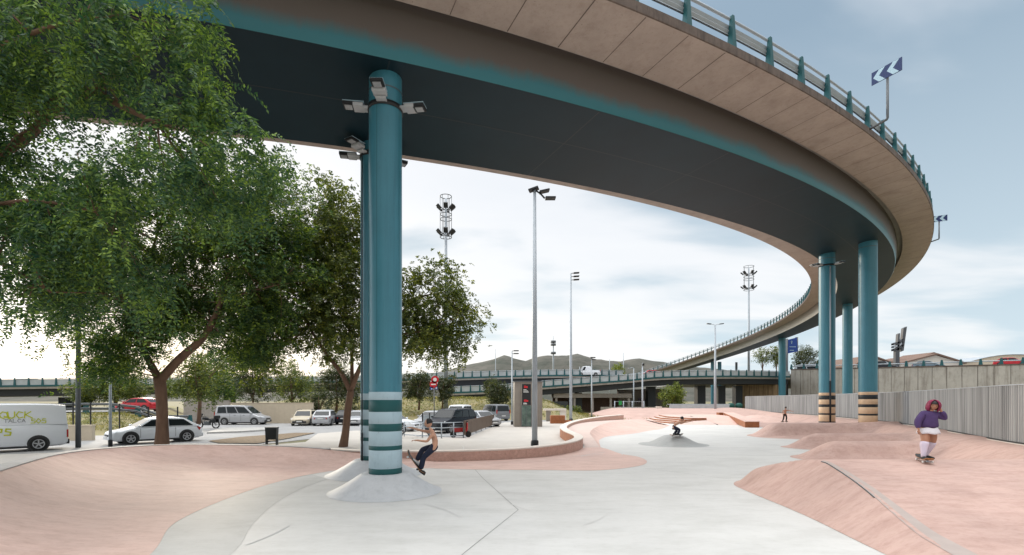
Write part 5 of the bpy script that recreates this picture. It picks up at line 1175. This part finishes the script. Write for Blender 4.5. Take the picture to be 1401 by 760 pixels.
# litter bin
lb = thing('litter_bin', 'black square litter bin on two legs at the edge of the planting bed', 'bin', (px(372,27), 27, -.015), .15)
mb = MB(); mb.add([(-.27,-.2,.3),(.27,-.2,.3),(.27,.2,.3),(-.27,.2,.3),(-.29,-.22,.93),(.29,-.22,.93),(.29,.22,.93),(-.29,.22,.93)], [(0,3,2,1),(4,5,6,7),(0,1,5,4),(1,2,6,5),(2,3,7,6),(3,0,4,7)]); mb.build('bin_body', 'black', lb, bevel=.015)
for sg in (1,-1): mb = MB(); mb.box((sg*.26,0,.17), (.05,.3,.36)); mb.build('leg', 'black', lb)
mb = MB(); mb.box((0,0,.2), (.5,.04,.04)); mb.build('cross_bar', 'black', lb); mb = MB(); mb.box((0,0,.95), (.6,.46,.04)); mb.build('rim', 'galvdark', lb)
# round red and white sign
ps = thing('street_sign', 'red and white roundel cluster sign with blue foot panels on a thin post', 'road sign', (px(594,43), 43, -.03)); zt = pz(516,43)
mb = MB(); mb.tube([(0,0,0),(0,0,zt)], .045, 8); mb.build('post', 'galvdark', ps)
mb = MB()
for z, x in ((zt-.2,.08),(zt-.62,-.05)): mb.tube([(x,-.05,z),(x,-.075,z)], .32, 20)
mb.build('red_disc', 'signred', ps)
mb = MB(); mb.tube([(.08,-.078,zt-.2),(.08,-.084,zt-.2)], .16, 16); mb.box((-.05,-.08,zt-.62), (.42,.012,.1)); mb.box((.25,-.06,zt-.50), (.12,.02,.14)); mb.box((-.25,-.06,zt-.36), (.10,.02,.12)); mb.build('white_mark', 'plate', ps)
mb = MB(); mb.box((-.22,-.06,zt-.95), (.28,.03,.26)); mb.box((.2,-.06,zt-.93), (.24,.03,.24)); mb.build('blue_panel', 'signblue', ps)
mb = MB(); mb.box((.2,-.08,zt-.93), (.12,.012,.12)); mb.box((-.2,-.08,zt-1.0), (.1,.012,.08)); mb.build('white_letter', 'plate', ps)
# street walls, fences and guard rails at the left
def wallbox(name, label, u0, u1, d, h, m, th=.25, zb=-.06, d2=None):
    x0, x1 = px(u0,d), px(u1,d2 or d); y0, y1 = d, d2 or d; ln = math.hypot(x1-x0, y1-y0); mb = MB(); mb.box(((x0+x1)/2,(y0+y1)/2,zb+h/2), (ln,th,h), rz=math.atan2(y1-y0,x1-x0)); t = thing(name, label, 'wall', (0,0,0)); mb.build('wall_body', m, t)
    mb = MB(); mb.box(((x0+x1)/2,(y0+y1)/2,zb+h+.03), (ln+.05,th+.06,.06), rz=math.atan2(y1-y0,x1-x0)); mb.build('coping', m, t); return t
wallbox('garden_wall', 'plain beige rendered wall behind the cream and silver cars', 316, 428.5, 53.2, 2.15, 'beige')
wallbox('garden_wall', 'paler grey wall behind the motorcycle and the silver people carrier', 252, 315, 54.5, 2.4, 'viaconc')
wallbox('low_street_wall', 'short low beige wall between the white van and the thin lamp post', 86, 128, 30.4, .9, 'beige')
wf = thing('wire_fence', 'thin black-posted wire fence across the grass slope behind the white hatchback', 'fence', (0,0,0)); wp = []
for u_ in (100,124,163.5,203,243):
    p = Vector((px(u_,37.5), 37.5, bank_h(px(u_,37.5),37.5)-.05)); wp.append(p); mb = MB(); mb.box(p+Vector((0,0,1.0)), (.07,.07,2.1)); mb.build('post', 'black', wf)
for z in (.4,.9,1.4,1.9):
    mb = MB(); mb.tube([p+Vector((0,0,z)) for p in wp], .008, 4); mb.build('wire', 'galvdark', wf)
gr_ = thing('guard_rail', 'grey guard rail with green posts along the low road at left', 'guard rail', (0,0,0)); gp_ = []
for u_ in np.arange(-60, 262, 35.5):
    p = Vector((px(u_,48.5), 48.5, bank_h(px(u_,48.5),48.5)-.05)); gp_.append(p)
    mb = MB(); mb.add([(-.28,-.12,0),(.28,-.12,0),(.28,.12,0),(-.28,.12,0),(-.13,-.1,1.1),(.16,-.1,1.1),(.16,.1,1.1),(-.13,.1,1.1)], [(0,3,2,1),(4,5,6,7),(0,1,5,4),(1,2,6,5),(2,3,7,6),(3,0,4,7)]); mb.build('rail_post', 'tealrail', gr_, loc=tuple(p))
for z in (.42,.86):
    mb = MB(); mb.loft([[p+Vector((0,-.15,z)) for p in gp_], [p+Vector((0,-.21,z+.06)) for p in gp_], [p+Vector((0,-.15,z+.12)) for p in gp_], [p+Vector((0,-.21,z+.18)) for p in gp_], [p+Vector((0,-.15,z+.24)) for p in gp_]], smooth=False); mb.build('rail', 'galvdark', gr_)
sheet('low_road', [(-90,52),(-37.5,52),(-41,60),(-90,60)], 1.2, 'asphalt')
vf = thing('verge_fence', 'wire mesh fence with pale posts and a green notice on the verge', 'fence', (0,0,0)); vp = []
for u_ in (841,853,865,881):
    p = Vector((px(u_,84), 84, -.02)); vp.append(p); mb = MB(); mb.tube([p, p+Vector((0,0,2.3))], .08, 6); mb.build('post', 'galv', vf)
for z in (.2,1.2,2.2): mb = MB(); mb.tube([p+Vector((0,0,z)) for p in vp], .025, 4); mb.build('rail', 'galv', vf)
mb = MB(); mb.box((px(848.5,84),83.9,1.95), (.5,.04,.7)); mb.build('notice', 'signgreen', vf)
sh = thing('depot_shed', 'low dark open shed with pale roof edge under the viaduct', 'shed', (px(810,97), 99, 0))
mb = MB(); mb.box((0,0,3.3), (15,6,.8)); mb.build('roof', 'viaconc', sh)
for x in (-7,-3.5,0,3.5,7): mb = MB(); mb.box((x,-2.6,1.45), (.4,.4,2.9)); mb.build('pillar', 'viaconc', sh)
mb = MB(); mb.box((0,2.6,1.45), (14.6,.3,2.9)); mb.build('back_wall', 'rooftile', sh)
mb = MB(); mb.box((px(760,88), 88, 1.1), (4.2,2.0,2.2)); mb.box((px(760,88)+.1, 86.95, .9), (3.4,.1,1.6)); one(mb, 'dark_hut', 'viadark', 'small dark hut on the verge between kiosk and tall lamp posts', 'hut')

# ------------------------------------------------------------------ skate obstacles at the far end
lg = thing('skate_ledge', 'long angled skate ledge with rusty steel sides and pink top', 'skate ledge', (0,0,0))
def pgz(x, y): return pump_h(min(x, fx(y)-.1), y) if x > xb(y) else 0.0
na, nb = gp(1019.5,585.3), gp(1039,585.3); fa, fb = Vector((px(990,62), 62, .3)), Vector((px(1003,62), 62, .3))
mb = MB(); zt0, zt1 = .50, .85
mb.add([(na.x,na.y,0),(nb.x,nb.y,0),(fb.x,fb.y,.2),(fa.x,fa.y,.2),(na.x,na.y,zt0),(nb.x,nb.y,zt0),(fb.x,fb.y,zt1),(fa.x,fa.y,zt1)], [(0,1,5,4),(1,2,6,5),(2,3,7,6),(3,0,4,7)]); mb.build('side_cladding', 'corten', lg)
mb = MB(); mb.add([(na.x-.02,na.y-.02,zt0),(nb.x+.02,nb.y-.02,zt0),(fb.x+.02,fb.y,zt1),(fa.x-.02,fa.y,zt1),(na.x-.02,na.y-.02,zt0+.05),(nb.x+.02,nb.y-.02,zt0+.05),(fb.x+.02,fb.y,zt1+.05),(fa.x-.02,fa.y,zt1+.05)], [(0,3,2,1),(4,5,6,7),(0,1,5,4),(1,2,6,5),(2,3,7,6),(3,0,4,7)]); mb.build('ledge_top', 'pink', lg)
e0, e1 = Vector((px(990,62),62,0)), Vector((px(1003,62),62,0)); 
mb = MB(); mb.box((e0.x-.3, 62.4, .62), (.5,.9,.5)); mb.box((e1.x-.2, 62.4, .62), (.4,.9,.5)); mb.build('end_support', 'corten', lg)
fbx = thing('step_block', 'wide grey and pink skate block with rusty-edged steps', 'skate block', (0,0,0))
xe = px(967.3,51.3)
for k_ in range(4):
    xa, xb2, yf = 15.3+.78*k_, 16.35+.72*k_, 51.25+.06*k_
    q = [(xa, 56.6), (xb2, yf), (xe, yf), (xe+2.6, 67+.1*k_), (xa+1.5, 67+.1*k_)]
    mb = MB(); mb.prism(q, .145*k_, .145*(k_+1)-.015); mb.build('step', 'corten', fbx)
    q2 = [(xa+.05, 56.55), (xb2+.05, yf+.04), (xe, yf+.04), (xe+2.6, 67+.1*k_), (xa+1.5, 67+.1*k_)]
    mb = MB(); mb.prism(q2, .145*(k_+1)-.0145, .145*(k_+1)); mb.build('step_top', 'pinkpale', fbx)
b0, b1, b2, b3 = Vector((xe+.03,48.6,.003)), Vector((px(1012,48.6),48.6,.003)), Vector((px(1004,56),56,.60)), Vector((xe+.03,56,.60))
mb = MB(); mb.add([b0,b1,b2,b3,(b2.x+1.2,68,.60),(b3.x+1.2,68,.60),(b0.x,56,0),(b1.x+2,56,0)], [(0,1,2,3),(3,2,4,5),(0,3,6),(1,7,2)]); mb.build('bank', 'pink', fbx)
mb = MB(); mb.add([(16.6,49.0,.003),(xe-.05,48.6,.003),(xe-.05,51.2,.36),(18.0,51.2,.26),(16.9,51.2,.05)], [(0,1,2,3,4)]); mb.build('front_bank', 'pinkpale', fbx)
mb = MB(); mb.tube([b0+Vector((-.03,0,.02)), b3+Vector((-.03,0,.03))], .03, 5); mb.build('edge_rail', 'black', fbx)
fm = MB(); fm.smooth = True; fm.lathe((px(1038,56), 56, .04), [(.01,.72),(.8,.68),(1.8,.46),(2.8,.18),(3.8,.0),(4.4,-.12)], 30, caps=False); one(fm, 'concrete_mound', 'pink', 'pale pink rounded mound behind the rusty skate ledge', 'skate mound')

# ------------------------------------------------------------------ people
def skin_mesh(name, joints, edges, m, parent=None, sub=2, extra=None, mats=None, loc=None):
    """grow one continuous surface round a skeleton {joint: (position, radius)}; extra(bm) may add a shaped head"""
    keys = list(joints); me = bpy.data.meshes.new(name)
    me.from_pydata([tuple(joints[k][0]) for k in keys], [(keys.index(a), keys.index(b)) for a, b in edges], [])
    o = bpy.data.objects.new('tmp', me); COL.objects.link(o)
    sk = o.modifiers.new('skin', 'SKIN'); sk.use_smooth_shade = True; sk.branch_smoothing = .3
    for i, k in enumerate(keys):
        r = joints[k][1]; r = r if hasattr(r, '__len__') else (r, r)
        me.skin_vertices[0].data[i].radius = r
    me.skin_vertices[0].data[0].use_root = True
    sb_ = o.modifiers.new('sub', 'SUBSURF'); sb_.levels = sb_.render_levels = sub
    dg = bpy.context.evaluated_depsgraph_get(); ev = o.evaluated_get(dg); me2 = bpy.data.meshes.new_from_object(ev)
    bpy.data.objects.remove(o); bpy.data.meshes.remove(me); me2.materials.clear()
    for x in (mats or [m]): me2.materials.append(M[x])
    if extra:
        bm = bmesh.new(); bm.from_mesh(me2); extra(bm); bm.to_mesh(me2); bm.free()
    for p in me2.polygons: p.use_smooth = True
    me2.name = name; o2 = bpy.data.objects.new(name, me2); COL.objects.link(o2)
    if parent: o2.parent = parent
    if loc is not None: o2.location = loc
    return o2
def head_into(c, s, R):
    """a shaped head (brow, eye sockets, nose, mouth, chin, ears); local -y is the face, s = head height"""
    def f(bm):
        r = bmesh.ops.create_uvsphere(bm, u_segments=28, v_segments=20, radius=1.0); vs = r['verts']
        for v in vs:
            x, y, z = v.co
            wx = .36*(1-.16*max(0,-z)**1.5-.05*max(0,z)); y2 = y*.43; z2 = z*.5
            if z < -.25: y2 -= .05*(-z-.25); wx *= 1-.28*(-z-.25)
            if y < 0:
                n = math.exp(-((x/.16)**2+((z+.12)/.20)**2)); y2 -= .085*n
                for sx in (-.34,.34): y2 += .045*math.exp(-(((x-sx)/.17)**2+((z-.08)/.12)**2))
                y2 -= .022*math.exp(-(((z-.26)/.10)**2))*max(0,1-abs(x)*1.3); y2 -= .03*math.exp(-((x/.2)**2+((z+.52)/.07)**2)); y2 -= .04*math.exp(-((x/.22)**2+((z+.85)/.12)**2))
            v.co = Vector((x*wx, y2, z2))
        def blob(p, rr, mi, seg=8):
            q = bmesh.ops.create_uvsphere(bm, u_segments=seg, v_segments=6, radius=1.0)
            for v in q['verts']: v.co = Vector((v.co.x*rr[0]+p[0], v.co.y*rr[1]+p[1], v.co.z*rr[2]+p[2]))
            for fa in {fa for v in q['verts'] for fa in v.link_faces}: fa.material_index = mi
            vs.extend(q['verts'])
        for sx in (-1,1):
            blob((sx*.125,-.365,.04), (.05,.025,.025), 1); blob((sx*.36,.02,-.02), (.03,.07,.12), 0); blob((sx*.13,-.385,.115), (.07,.02,.014), 1)
        blob((0,-.40,-.265), (.10,.025,.022), 2)
        for v in vs: v.co = c+R@(v.co*s)
    return f
def fingers(J, Ed, wrist, key, d, side_, n, r=.009, L=.08, curl=.5):
    """palm, four fingers of unequal length and a thumb that leaves the side of the palm"""
    d = d.normalized(); side_ = side_.normalized(); n = n.normalized(); w = J[wrist][0]
    J[key+'palm'] = (w+d*.055, (.030,.020)); Ed.append((wrist, key+'palm'))
    for i, (o, l) in enumerate(((-.030,.85),(-.010,1.0),(.010,.95),(.030,.75))):
        k0, k1, k2 = key+f'k{i}', key+f'm{i}', key+f't{i}'
        J[k0] = (w+d*.095+side_*o, r); J[k1] = (w+d*(.095+L*l*.5)+side_*o*1.15+n*.012*curl*2, r*.92); J[k2] = (w+d*(.095+L*l*(.92-.3*curl))+side_*o*1.2+n*.045*curl*1.6, r*.75)
        Ed += [(key+'palm', k0), (k0, k1), (k1, k2)]
    J[key+'th0'] = (w+d*.045-side_*.040, r*1.1); J[key+'th1'] = (w+d*.085-side_*.062+n*.015, r)
    Ed += [(key+'palm', key+'th0'), (key+'th0', key+'th1')]
def V(*a): return Vector(a)
def shoe(mb, p, yaw, s=1.0, pitch=0):
    R = Matrix.Rotation(yaw, 3, 'Z')@Matrix.Rotation(pitch, 3, 'Y')
    rings = []
    for x, w, h in ((-.085,.026,.05),(-.07,.036,.085),(-.02,.040,.095),(.05,.043,.075),(.12,.046,.055),(.165,.036,.042),(.18,.018,.028)):
        rings.append([Vector(p)+R@(Vector((x, w*math.cos(a), max(-.005, h*.5+h*.55*math.sin(a))))*s) for a in np.linspace(0, math.tau, 14, endpoint=False)])
    mb.loft(rings, closed=True, caps=True)
def skateboard(label, c, fwd, up, mdeck='wood'):
    """deck centre c, forward and up vectors"""
    f = fwd.normalized(); u = (up-f*up.dot(f)).normalized(); s = u.cross(f); R = Matrix((f, s, u)).transposed()
    t = thing('skateboard', label, 'skateboard', c); t.rotation_mode = 'QUATERNION'; t.rotation_quaternion = R.to_quaternion()
    rings = []
    for x, w, z in ((-.40,.03,.058),(-.385,.075,.052),(-.33,.098,.022),(-.26,.10,.002),(0,.10,0),(.26,.10,.002),(.33,.098,.022),(.385,.075,.052),(.40,.03,.058)):
        rings.append([(x,-w,z+.012),(x,0,z+.006),(x,w,z+.012),(x,w,z+.001),(x,0,z-.006),(x,-w,z+.001)])
    mb = MB(); mb.loft(rings, closed=True, caps=True); mb.build('deck', mdeck, t)
    mb = MB(); mb.loft([[(x, y*.97, z+.0135 if abs(y) > .01 else z+.008) for y in (-w, 0, w)] for x, w, z in ((-.385,.075,.052),(-.33,.098,.022),(-.26,.10,.002),(0,.10,0),(.26,.10,.002),(.33,.098,.022),(.385,.075,.052))]); mb.build('grip_tape', 'black', t)
    for x in (.24,-.24):
        mb = MB(); mb.box((x,0,-.022), (.07,.05,.035)); mb.tube([(x,-.095,-.045),(x,.095,-.045)], .011, 6); mb.build('truck', 'galv', t)
        for y in (.088,-.088):
            mb = MB(); mb.tube([(x,y-.017,-.045),(x,y+.017,-.045)], .028, 12); mb.build('wheel', 'plate', t)
    return t

# girl in the purple sweatshirt, riding towards the camera over the crest
gy = 12.05; gx = px(1268, gy); gz = pump_h(gx, gy)
bdir_ = V(-.42,-.9,0); pitchv = V(-.42,-.9,(pump_h(gx-.1,gy-.25)-pump_h(gx+.1,gy+.25))/.55)
bc = V(gx-.10, gy-.05, pump_h(gx-.10, gy-.05)+.078)
skateboard('dark skateboard under the girl in purple on the pink crest', bc, pitchv, V(0,0,1))
G0 = V(gx, gy, bc.z+.012-.02)
g = thing('person', 'girl with magenta hair in purple sweatshirt, white skirt and lilac socks riding a skateboard', 'person', tuple(G0))
J = {'pelvis':(V(.045,.02,.80),(.155,.125)), 'belly':(V(.05,.0,.93),(.15,.12)), 'chest':(V(.05,.0,1.12),(.135,.10)), 'neck0':(V(.085,-.02,1.265),.052), 'neck1':(V(.105,-.04,1.33),.048),
  'hipL':(V(-.055,0,.73),.125), 'kneeL':(V(-.125,-.10,.50),.085), 'calfL':(V(-.175,-.13,.34),.072), 'ankL':(V(-.225,-.18,.11),.042),
  'hipR':(V(.145,.02,.73),.125), 'kneeR':(V(.165,.02,.49),.083), 'calfR':(V(.145,.07,.33),.070), 'ankR':(V(.09,.14,.10),.042),
  'shL':(V(-.085,0,1.22),.06), 'elL':(V(-.25,-.02,.98),.042), 'wrL':(V(-.275,-.09,.80),.026), 'shR':(V(.20,0,1.21),.06), 'elR':(V(.40,-.06,1.09),.042), 'wrR':(V(.265,-.10,1.29),.026)}
Ed = [('pelvis','belly'),('belly','chest'),('chest','neck0'),('neck0','neck1'),('pelvis','hipL'),('hipL','kneeL'),('kneeL','calfL'),('calfL','ankL'),('pelvis','hipR'),('hipR','kneeR'),('kneeR','calfR'),('calfR','ankR'),('chest','shL'),('shL','elL'),('elL','wrL'),('chest','shR'),('shR','elR'),('elR','wrR')]
fingers(J, Ed, 'wrL', 'L', V(-.06,-.25,-1), V(.1,-1,.2), V(1,.1,0), r=.0085, L=.075)
fingers(J, Ed, 'wrR', 'R', V(-.3,.1,1), V(.5,-.8,.1), V(-1,-.3,0), r=.0085, L=.075)
hc = V(.125,-.055,1.415); HR = Matrix.Rotation(-.45, 3, 'Z')@Matrix.Rotation(.12, 3, 'Y')@Matrix.Rotation(.22, 3, 'X')
skin_mesh('body', J, Ed, 'skin2', g, 2, head_into(hc, .235, HR), ['skin2','eye','lip'])
SJ = {'hem':(V(.045,.01,.81),(.21,.165)), 'low':(V(.045,.0,.90),(.25,.185)), 'mid':(V(.05,.0,1.05),(.215,.165)), 'top':(V(.06,-.005,1.20),(.115,.09)), 'col':(V(.085,-.02,1.275),(.066,.06)),
  'shL':(V(-.085,0,1.215),.095), 'uL':(V(-.18,-.01,1.08),.092), 'elL':(V(-.25,-.02,.97),.085), 'wrL':(V(-.268,-.07,.845),.058), 'cfL':(V(-.272,-.08,.815),.040), 'shR':(V(.20,0,1.205),.095), 'uR':(V(.31,-.03,1.13),.09), 'elR':(V(.415,-.06,1.07),.088), 'wrR':(V(.305,-.09,1.235),.068), 'cfR':(V(.280,-.10,1.27),.042)}
SE = [('hem','low'),('low','mid'),('mid','top'),('top','col'),('top','shL'),('shL','uL'),('uL','elL'),('elL','wrL'),('wrL','cfL'),('top','shR'),('shR','uR'),('uR','elR'),('elR','wrR'),('wrR','cfR')]
skin_mesh('sweatshirt', SJ, SE, 'purple', g, 2)
mb = MB(); rr = []
for z, rx_, ry_ in ((.83,.20,.16),(.78,.225,.18),(.72,.25,.20),(.675,.262,.21),(.670,.255,.205)):
    rr.append([(.045+rx_*math.cos(a)*(1+.025*math.sin(9*a)), .015+ry_*math.sin(a)*(1+.03*math.sin(7*a)), z+.012*math.sin(5*a)) for a in np.linspace(0, math.tau, 48, endpoint=False)])
mb.loft(rr, closed=True); mb.build('skirt', 'whitecloth', g)
for s_ in 'LR':
    k, c_, a_ = (J['knee'+s_][0], J['calf'+s_][0], J['ank'+s_][0]); top_ = k.lerp(c_, .30)
    mb = MB(); mb.tube([top_, top_.lerp(c_,.5), c_, c_.lerp(a_,.5), a_, a_+V(0,0,-.05)], [.090,.091,.084,.066,.052,.050], 16); mb.build('sock', 'sock', g)
    mb = MB(); shoe(mb, a_+V(0,0,-.105), math.atan2(-.9,-.35) if s_ == 'L' else math.atan2(-.8,.3), 1.05); mb.build('shoe', 'shoe', g)
mb = MB(); mb.smooth = True
rr = []
for th_ in np.linspace(.02, 2.35, 14):
    row = []
    for a in np.linspace(-2.45, 2.45, 30):
        sx, sy, sz = math.sin(th_)*math.sin(a), math.sin(th_)*math.cos(a), math.cos(th_); q = 1+.05*math.sin(9*a+3*th_)
        ext = 1+.22*max(0, -sz)
        row.append(hc+HR@V(sx*.148*q*ext, (sy*.138+.018)*q, sz*.158+.012-.06*max(0,-sz)))
    rr.append(row)
mb.loft(rr); hh = mb.build('hair', 'pinkhair', g); g.scale = (.98,.95,.90)
sd_ = hh.modifiers.new('thick', 'SOLIDIFY'); sd_.thickness = .022; sd_.offset = -1
mb = MB(); mb.smooth = True
mb.loft([[hc+HR@V(math.sin(th_)*math.sin(a)*.104*(1+.06*math.sin(7*a)), math.sin(th_)*math.cos(a)*.118*(1+.04*math.sin(9*a))+.006, math.cos(th_)*.134+.006) for a in np.linspace(0, math.tau, 30)] for th_ in np.linspace(.02, 1.12, 8)]); mb.build('fringe', 'darkhair', g)

# bare-chested skater carving up the cone
sy_ = 13.7; S0 = at(576, 650, sy_)
ca, cb = V(-.39,0,.50), V(-.02,0,.02); cdir = ca-cb; cdir.y = .06
skateboard('wooden skateboard tilting up the flank of the grey cone', S0+V(-.215,-.02,.295)+V(.05,0,.035), cdir, V(.78,0,.62))
sk_ = thing('person', 'bare-chested skater in dark jeans crouching back with arms out beside the banded column', 'person', tuple(S0))
J = {'pelvis':(V(.40,0,.80),(.115,.10)), 'waist':(V(.42,.0,.93),(.10,.088)), 'chest':(V(.355,.02,1.10),(.115,.098)), 'neck0':(V(.27,.03,1.235),.05), 'neck1':(V(.225,.03,1.30),.045),
  'hipF':(V(.36,.09,.76),.09), 'knF':(V(.02,.12,.685),.062), 'anF':(V(-.135,.06,.36),.04), 'hipB':(V(.36,-.09,.74),.09), 'knB':(V(.085,-.10,.50),.062), 'anB':(V(.0,-.06,.13),.04),
  'shA':(V(.26,.15,1.165),.055), 'elA':(V(-.02,.22,1.20),.037), 'wrA':(V(-.28,.24,1.27),.026), 'shB':(V(.33,-.13,1.12),.055), 'elB':(V(.20,-.2,.93),.037), 'wrB':(V(-.06,-.22,.965),.026)}
Ed = [('pelvis','waist'),('waist','chest'),('chest','neck0'),('neck0','neck1'),('pelvis','hipF'),('hipF','knF'),('knF','anF'),('pelvis','hipB'),('hipB','knB'),('knB','anB'),('chest','shA'),('shA','elA'),('elA','wrA'),('chest','shB'),('shB','elB'),('elB','wrB')]
fingers(J, Ed, 'wrA', 'A', V(-1,.05,.25), V(0,1,.1), V(0,.1,-1), L=.085); fingers(J, Ed, 'wrB', 'B', V(-1,-.05,.05), V(0,-1,.1), V(0,.1,-1), L=.085)
hc = V(.195,.03,1.415); HR = Matrix.Rotation(-1.35, 3, 'Z')@Matrix.Rotation(.25, 3, 'X')
skin_mesh('body', J, Ed, 'skin', sk_, 2, head_into(hc, .235, HR), ['skin','eye','lip'])
def hair_cap(par, m, hc, HR, s=.235, low=1.75):
    mb = MB(); mb.smooth = True; rr = []
    for th_ in np.linspace(.02, low, 11):
        rr.append([hc+HR@V(math.sin(th_)*math.sin(a)*.095*(1+.05*math.sin(11*a+5*th_)), math.sin(th_)*math.cos(a)*.112*(1+.05*math.sin(8*a))+.012, math.cos(th_)*.122+.012) for a in np.linspace(-2.15, 2.15, 26)])
    mb.loft(rr); o = mb.build('hair', m, par); q = o.modifiers.new('thick', 'SOLIDIFY'); q.thickness = .02; q.offset = -1
hair_cap(sk_, 'darkhair', hc, HR)
TJ = {'wst':(V(.425,0,.865),(.115,.105)), 'pel':(V(.39,0,.79),(.128,.125)), 'hF':(V(.34,.085,.755),.105), 'mF':(V(.18,.105,.73),.09), 'kF':(V(.015,.12,.68),.08), 'cF':(V(-.07,.09,.50),.078), 'aF':(V(-.13,.06,.375),.08),
  'hB':(V(.34,-.085,.73),.105), 'mB':(V(.21,-.095,.61),.09), 'kB':(V(.085,-.10,.49),.08), 'cB':(V(.04,-.08,.30),.078), 'aB':(V(.0,-.06,.15),.082)}
skin_mesh('jeans', TJ, [('wst','pel'),('pel','hF'),('hF','mF'),('mF','kF'),('kF','cF'),('cF','aF'),('pel','hB'),('hB','mB'),('mB','kB'),('kB','cB'),('cB','aB')], 'navy', sk_, 2)
mb = MB(); shoe(mb, V(-.11,.06,.275), math.pi*.97, 1.1, -.75); mb.build('shoe', 'shoewhite', sk_)
mb = MB(); shoe(mb, V(.03,-.06,.045), math.pi*.9, 1.1, -.55); mb.build('shoe', 'shoe', sk_)

# skater bending over on the grey mound
md = 26.6; M0 = at(924, 597.3, md)
skateboard('skateboard under the crouching skater on the grey mound', M0+V(.06,0,.062), V(1,.35,.05), V(0,0,1))
mk = thing('person', 'crouching bare-backed skater in dark trousers crossing the grey mound', 'person', tuple(M0))
J = {'pelvis':(V(-.12,.02,.52),(.12,.105)), 'waist':(V(-.03,.02,.60),(.10,.09)), 'chest':(V(.14,.02,.72),(.12,.10)), 'neck0':(V(.25,.0,.82),.05), 'neck1':(V(.30,-.01,.86),.045),
  'hipA':(V(-.10,-.08,.48),.085), 'knA':(V(.20,-.10,.36),.06), 'anA':(V(.12,-.03,.11),.04), 'hipB':(V(-.10,.10,.48),.085), 'knB':(V(.14,.16,.34),.06), 'anB':(V(-.02,.08,.11),.04),
  'shA':(V(.22,-.13,.77),.052), 'elA':(V(.46,-.22,.76),.036), 'wrA':(V(.68,-.26,.80),.025), 'shB':(V(.20,.15,.77),.052), 'elB':(V(.40,.28,.66),.036), 'wrB':(V(.58,.3,.72),.025)}
Ed = [('pelvis','waist'),('waist','chest'),('chest','neck0'),('neck0','neck1'),('pelvis','hipA'),('hipA','knA'),('knA','anA'),('pelvis','hipB'),('hipB','knB'),('knB','anB'),('chest','shA'),('shA','elA'),('elA','wrA'),('chest','shB'),('shB','elB'),('elB','wrB')]
fingers(J, Ed, 'wrA', 'A', V(1,-.1,.1), V(0,-1,0), V(0,0,-1)); fingers(J, Ed, 'wrB', 'B', V(1,.1,.2), V(0,1,0), V(0,0,-1))
hc = V(.36,-.02,.93); HR = Matrix.Rotation(1.3, 3, 'Z')@Matrix.Rotation(.35, 3, 'X')
skin_mesh('body', J, Ed, 'skin', mk, 2, head_into(hc, .23, HR), ['skin','eye','lip']); hair_cap(mk, 'darkhair', hc, HR)
TJ = {'w':(V(-.06,.02,.575),.11), 'p':(V(-.12,.02,.51),(.135,.125)), 'hA':(V(-.07,-.08,.48),.10), 'kA':(V(.20,-.10,.36),.078), 'aA':(V(.125,-.03,.13),.075), 'hB':(V(-.07,.10,.48),.10), 'kB':(V(.14,.16,.34),.078), 'aB':(V(-.015,.08,.13),.075)}
skin_mesh('trousers', TJ, [('w','p'),('p','hA'),('hA','kA'),('kA','aA'),('p','hB'),('hB','kB'),('kB','aB')], 'navy', mk, 2)
for p in (V(.12,-.03,.08), V(-.02,.08,.08)):
    mb = MB(); shoe(mb, p, -.9, 1.05); mb.build('shoe', 'shoe', mk)

# far skater standing with one arm stretched out
fd = 50.0; fpx = px(1073.5, fd); F0 = V(fpx, fd, pgz(fpx, fd))
F0.z = pz(578.3, fd)
skateboard('skateboard under the far skater behind the pink roller', F0+V(-.03,0,.07), V(1,.1,0), V(0,0,1))
fk = thing('person', 'small distant bare-backed skater in black trousers holding one arm out', 'person', tuple(F0))
J = {'pelvis':(V(.03,0,.86),(.12,.10)), 'waist':(V(.05,0,.97),(.10,.085)), 'chest':(V(.07,0,1.15),(.12,.095)), 'neck0':(V(.09,0,1.29),.05), 'neck1':(V(.10,0,1.35),.045),
  'hipA':(V(-.06,0,.80),.09), 'knA':(V(-.12,-.06,.48),.06), 'anA':(V(-.20,0,.14),.04), 'hipB':(V(.12,0,.80),.09), 'knB':(V(.17,-.06,.48),.06), 'anB':(V(.15,0,.14),.04),
  'shA':(V(-.10,0,1.23),.052), 'elA':(V(-.22,-.04,1.0),.036), 'wrA':(V(-.20,-.08,.80),.025), 'shB':(V(.25,0,1.23),.052), 'elB':(V(.52,0,1.17),.036), 'wrB':(V(.76,0,1.12),.025)}
fingers(J, Ed2 := list(Ed[:16]), 'wrA', 'A', V(0,0,-1), V(0,1,0), V(1,0,0)); fingers(J, Ed2, 'wrB', 'B', V(1,0,-.1), V(0,1,0), V(0,0,-1))
hc = V(.11,0,1.46); HR = Matrix.Rotation(2.6, 3, 'Z')
skin_mesh('body', J, Ed2, 'skin2', fk, 2, head_into(hc, .23, HR), ['skin2','eye','lip']); hair_cap(fk, 'darkhair', hc, HR)
TJ = {'w':(V(.04,0,.93),.115), 'p':(V(.03,0,.84),(.135,.12)), 'hA':(V(-.06,0,.78),.095), 'kA':(V(-.12,-.06,.48),.075), 'aA':(V(-.195,0,.16),.065), 'hB':(V(.12,0,.78),.095), 'kB':(V(.17,-.06,.48),.075), 'aB':(V(.15,0,.16),.065)}
skin_mesh('trousers', TJ, [('w','p'),('p','hA'),('hA','kA'),('kA','aA'),('p','hB'),('hB','kB'),('kB','aB')], 'blackcloth', fk, 2)
for p in (V(-.20,0,.085), V(.15,0,.085)):
    mb = MB(); shoe(mb, p, -1.3, 1.05); mb.build('shoe', 'shoe', fk)
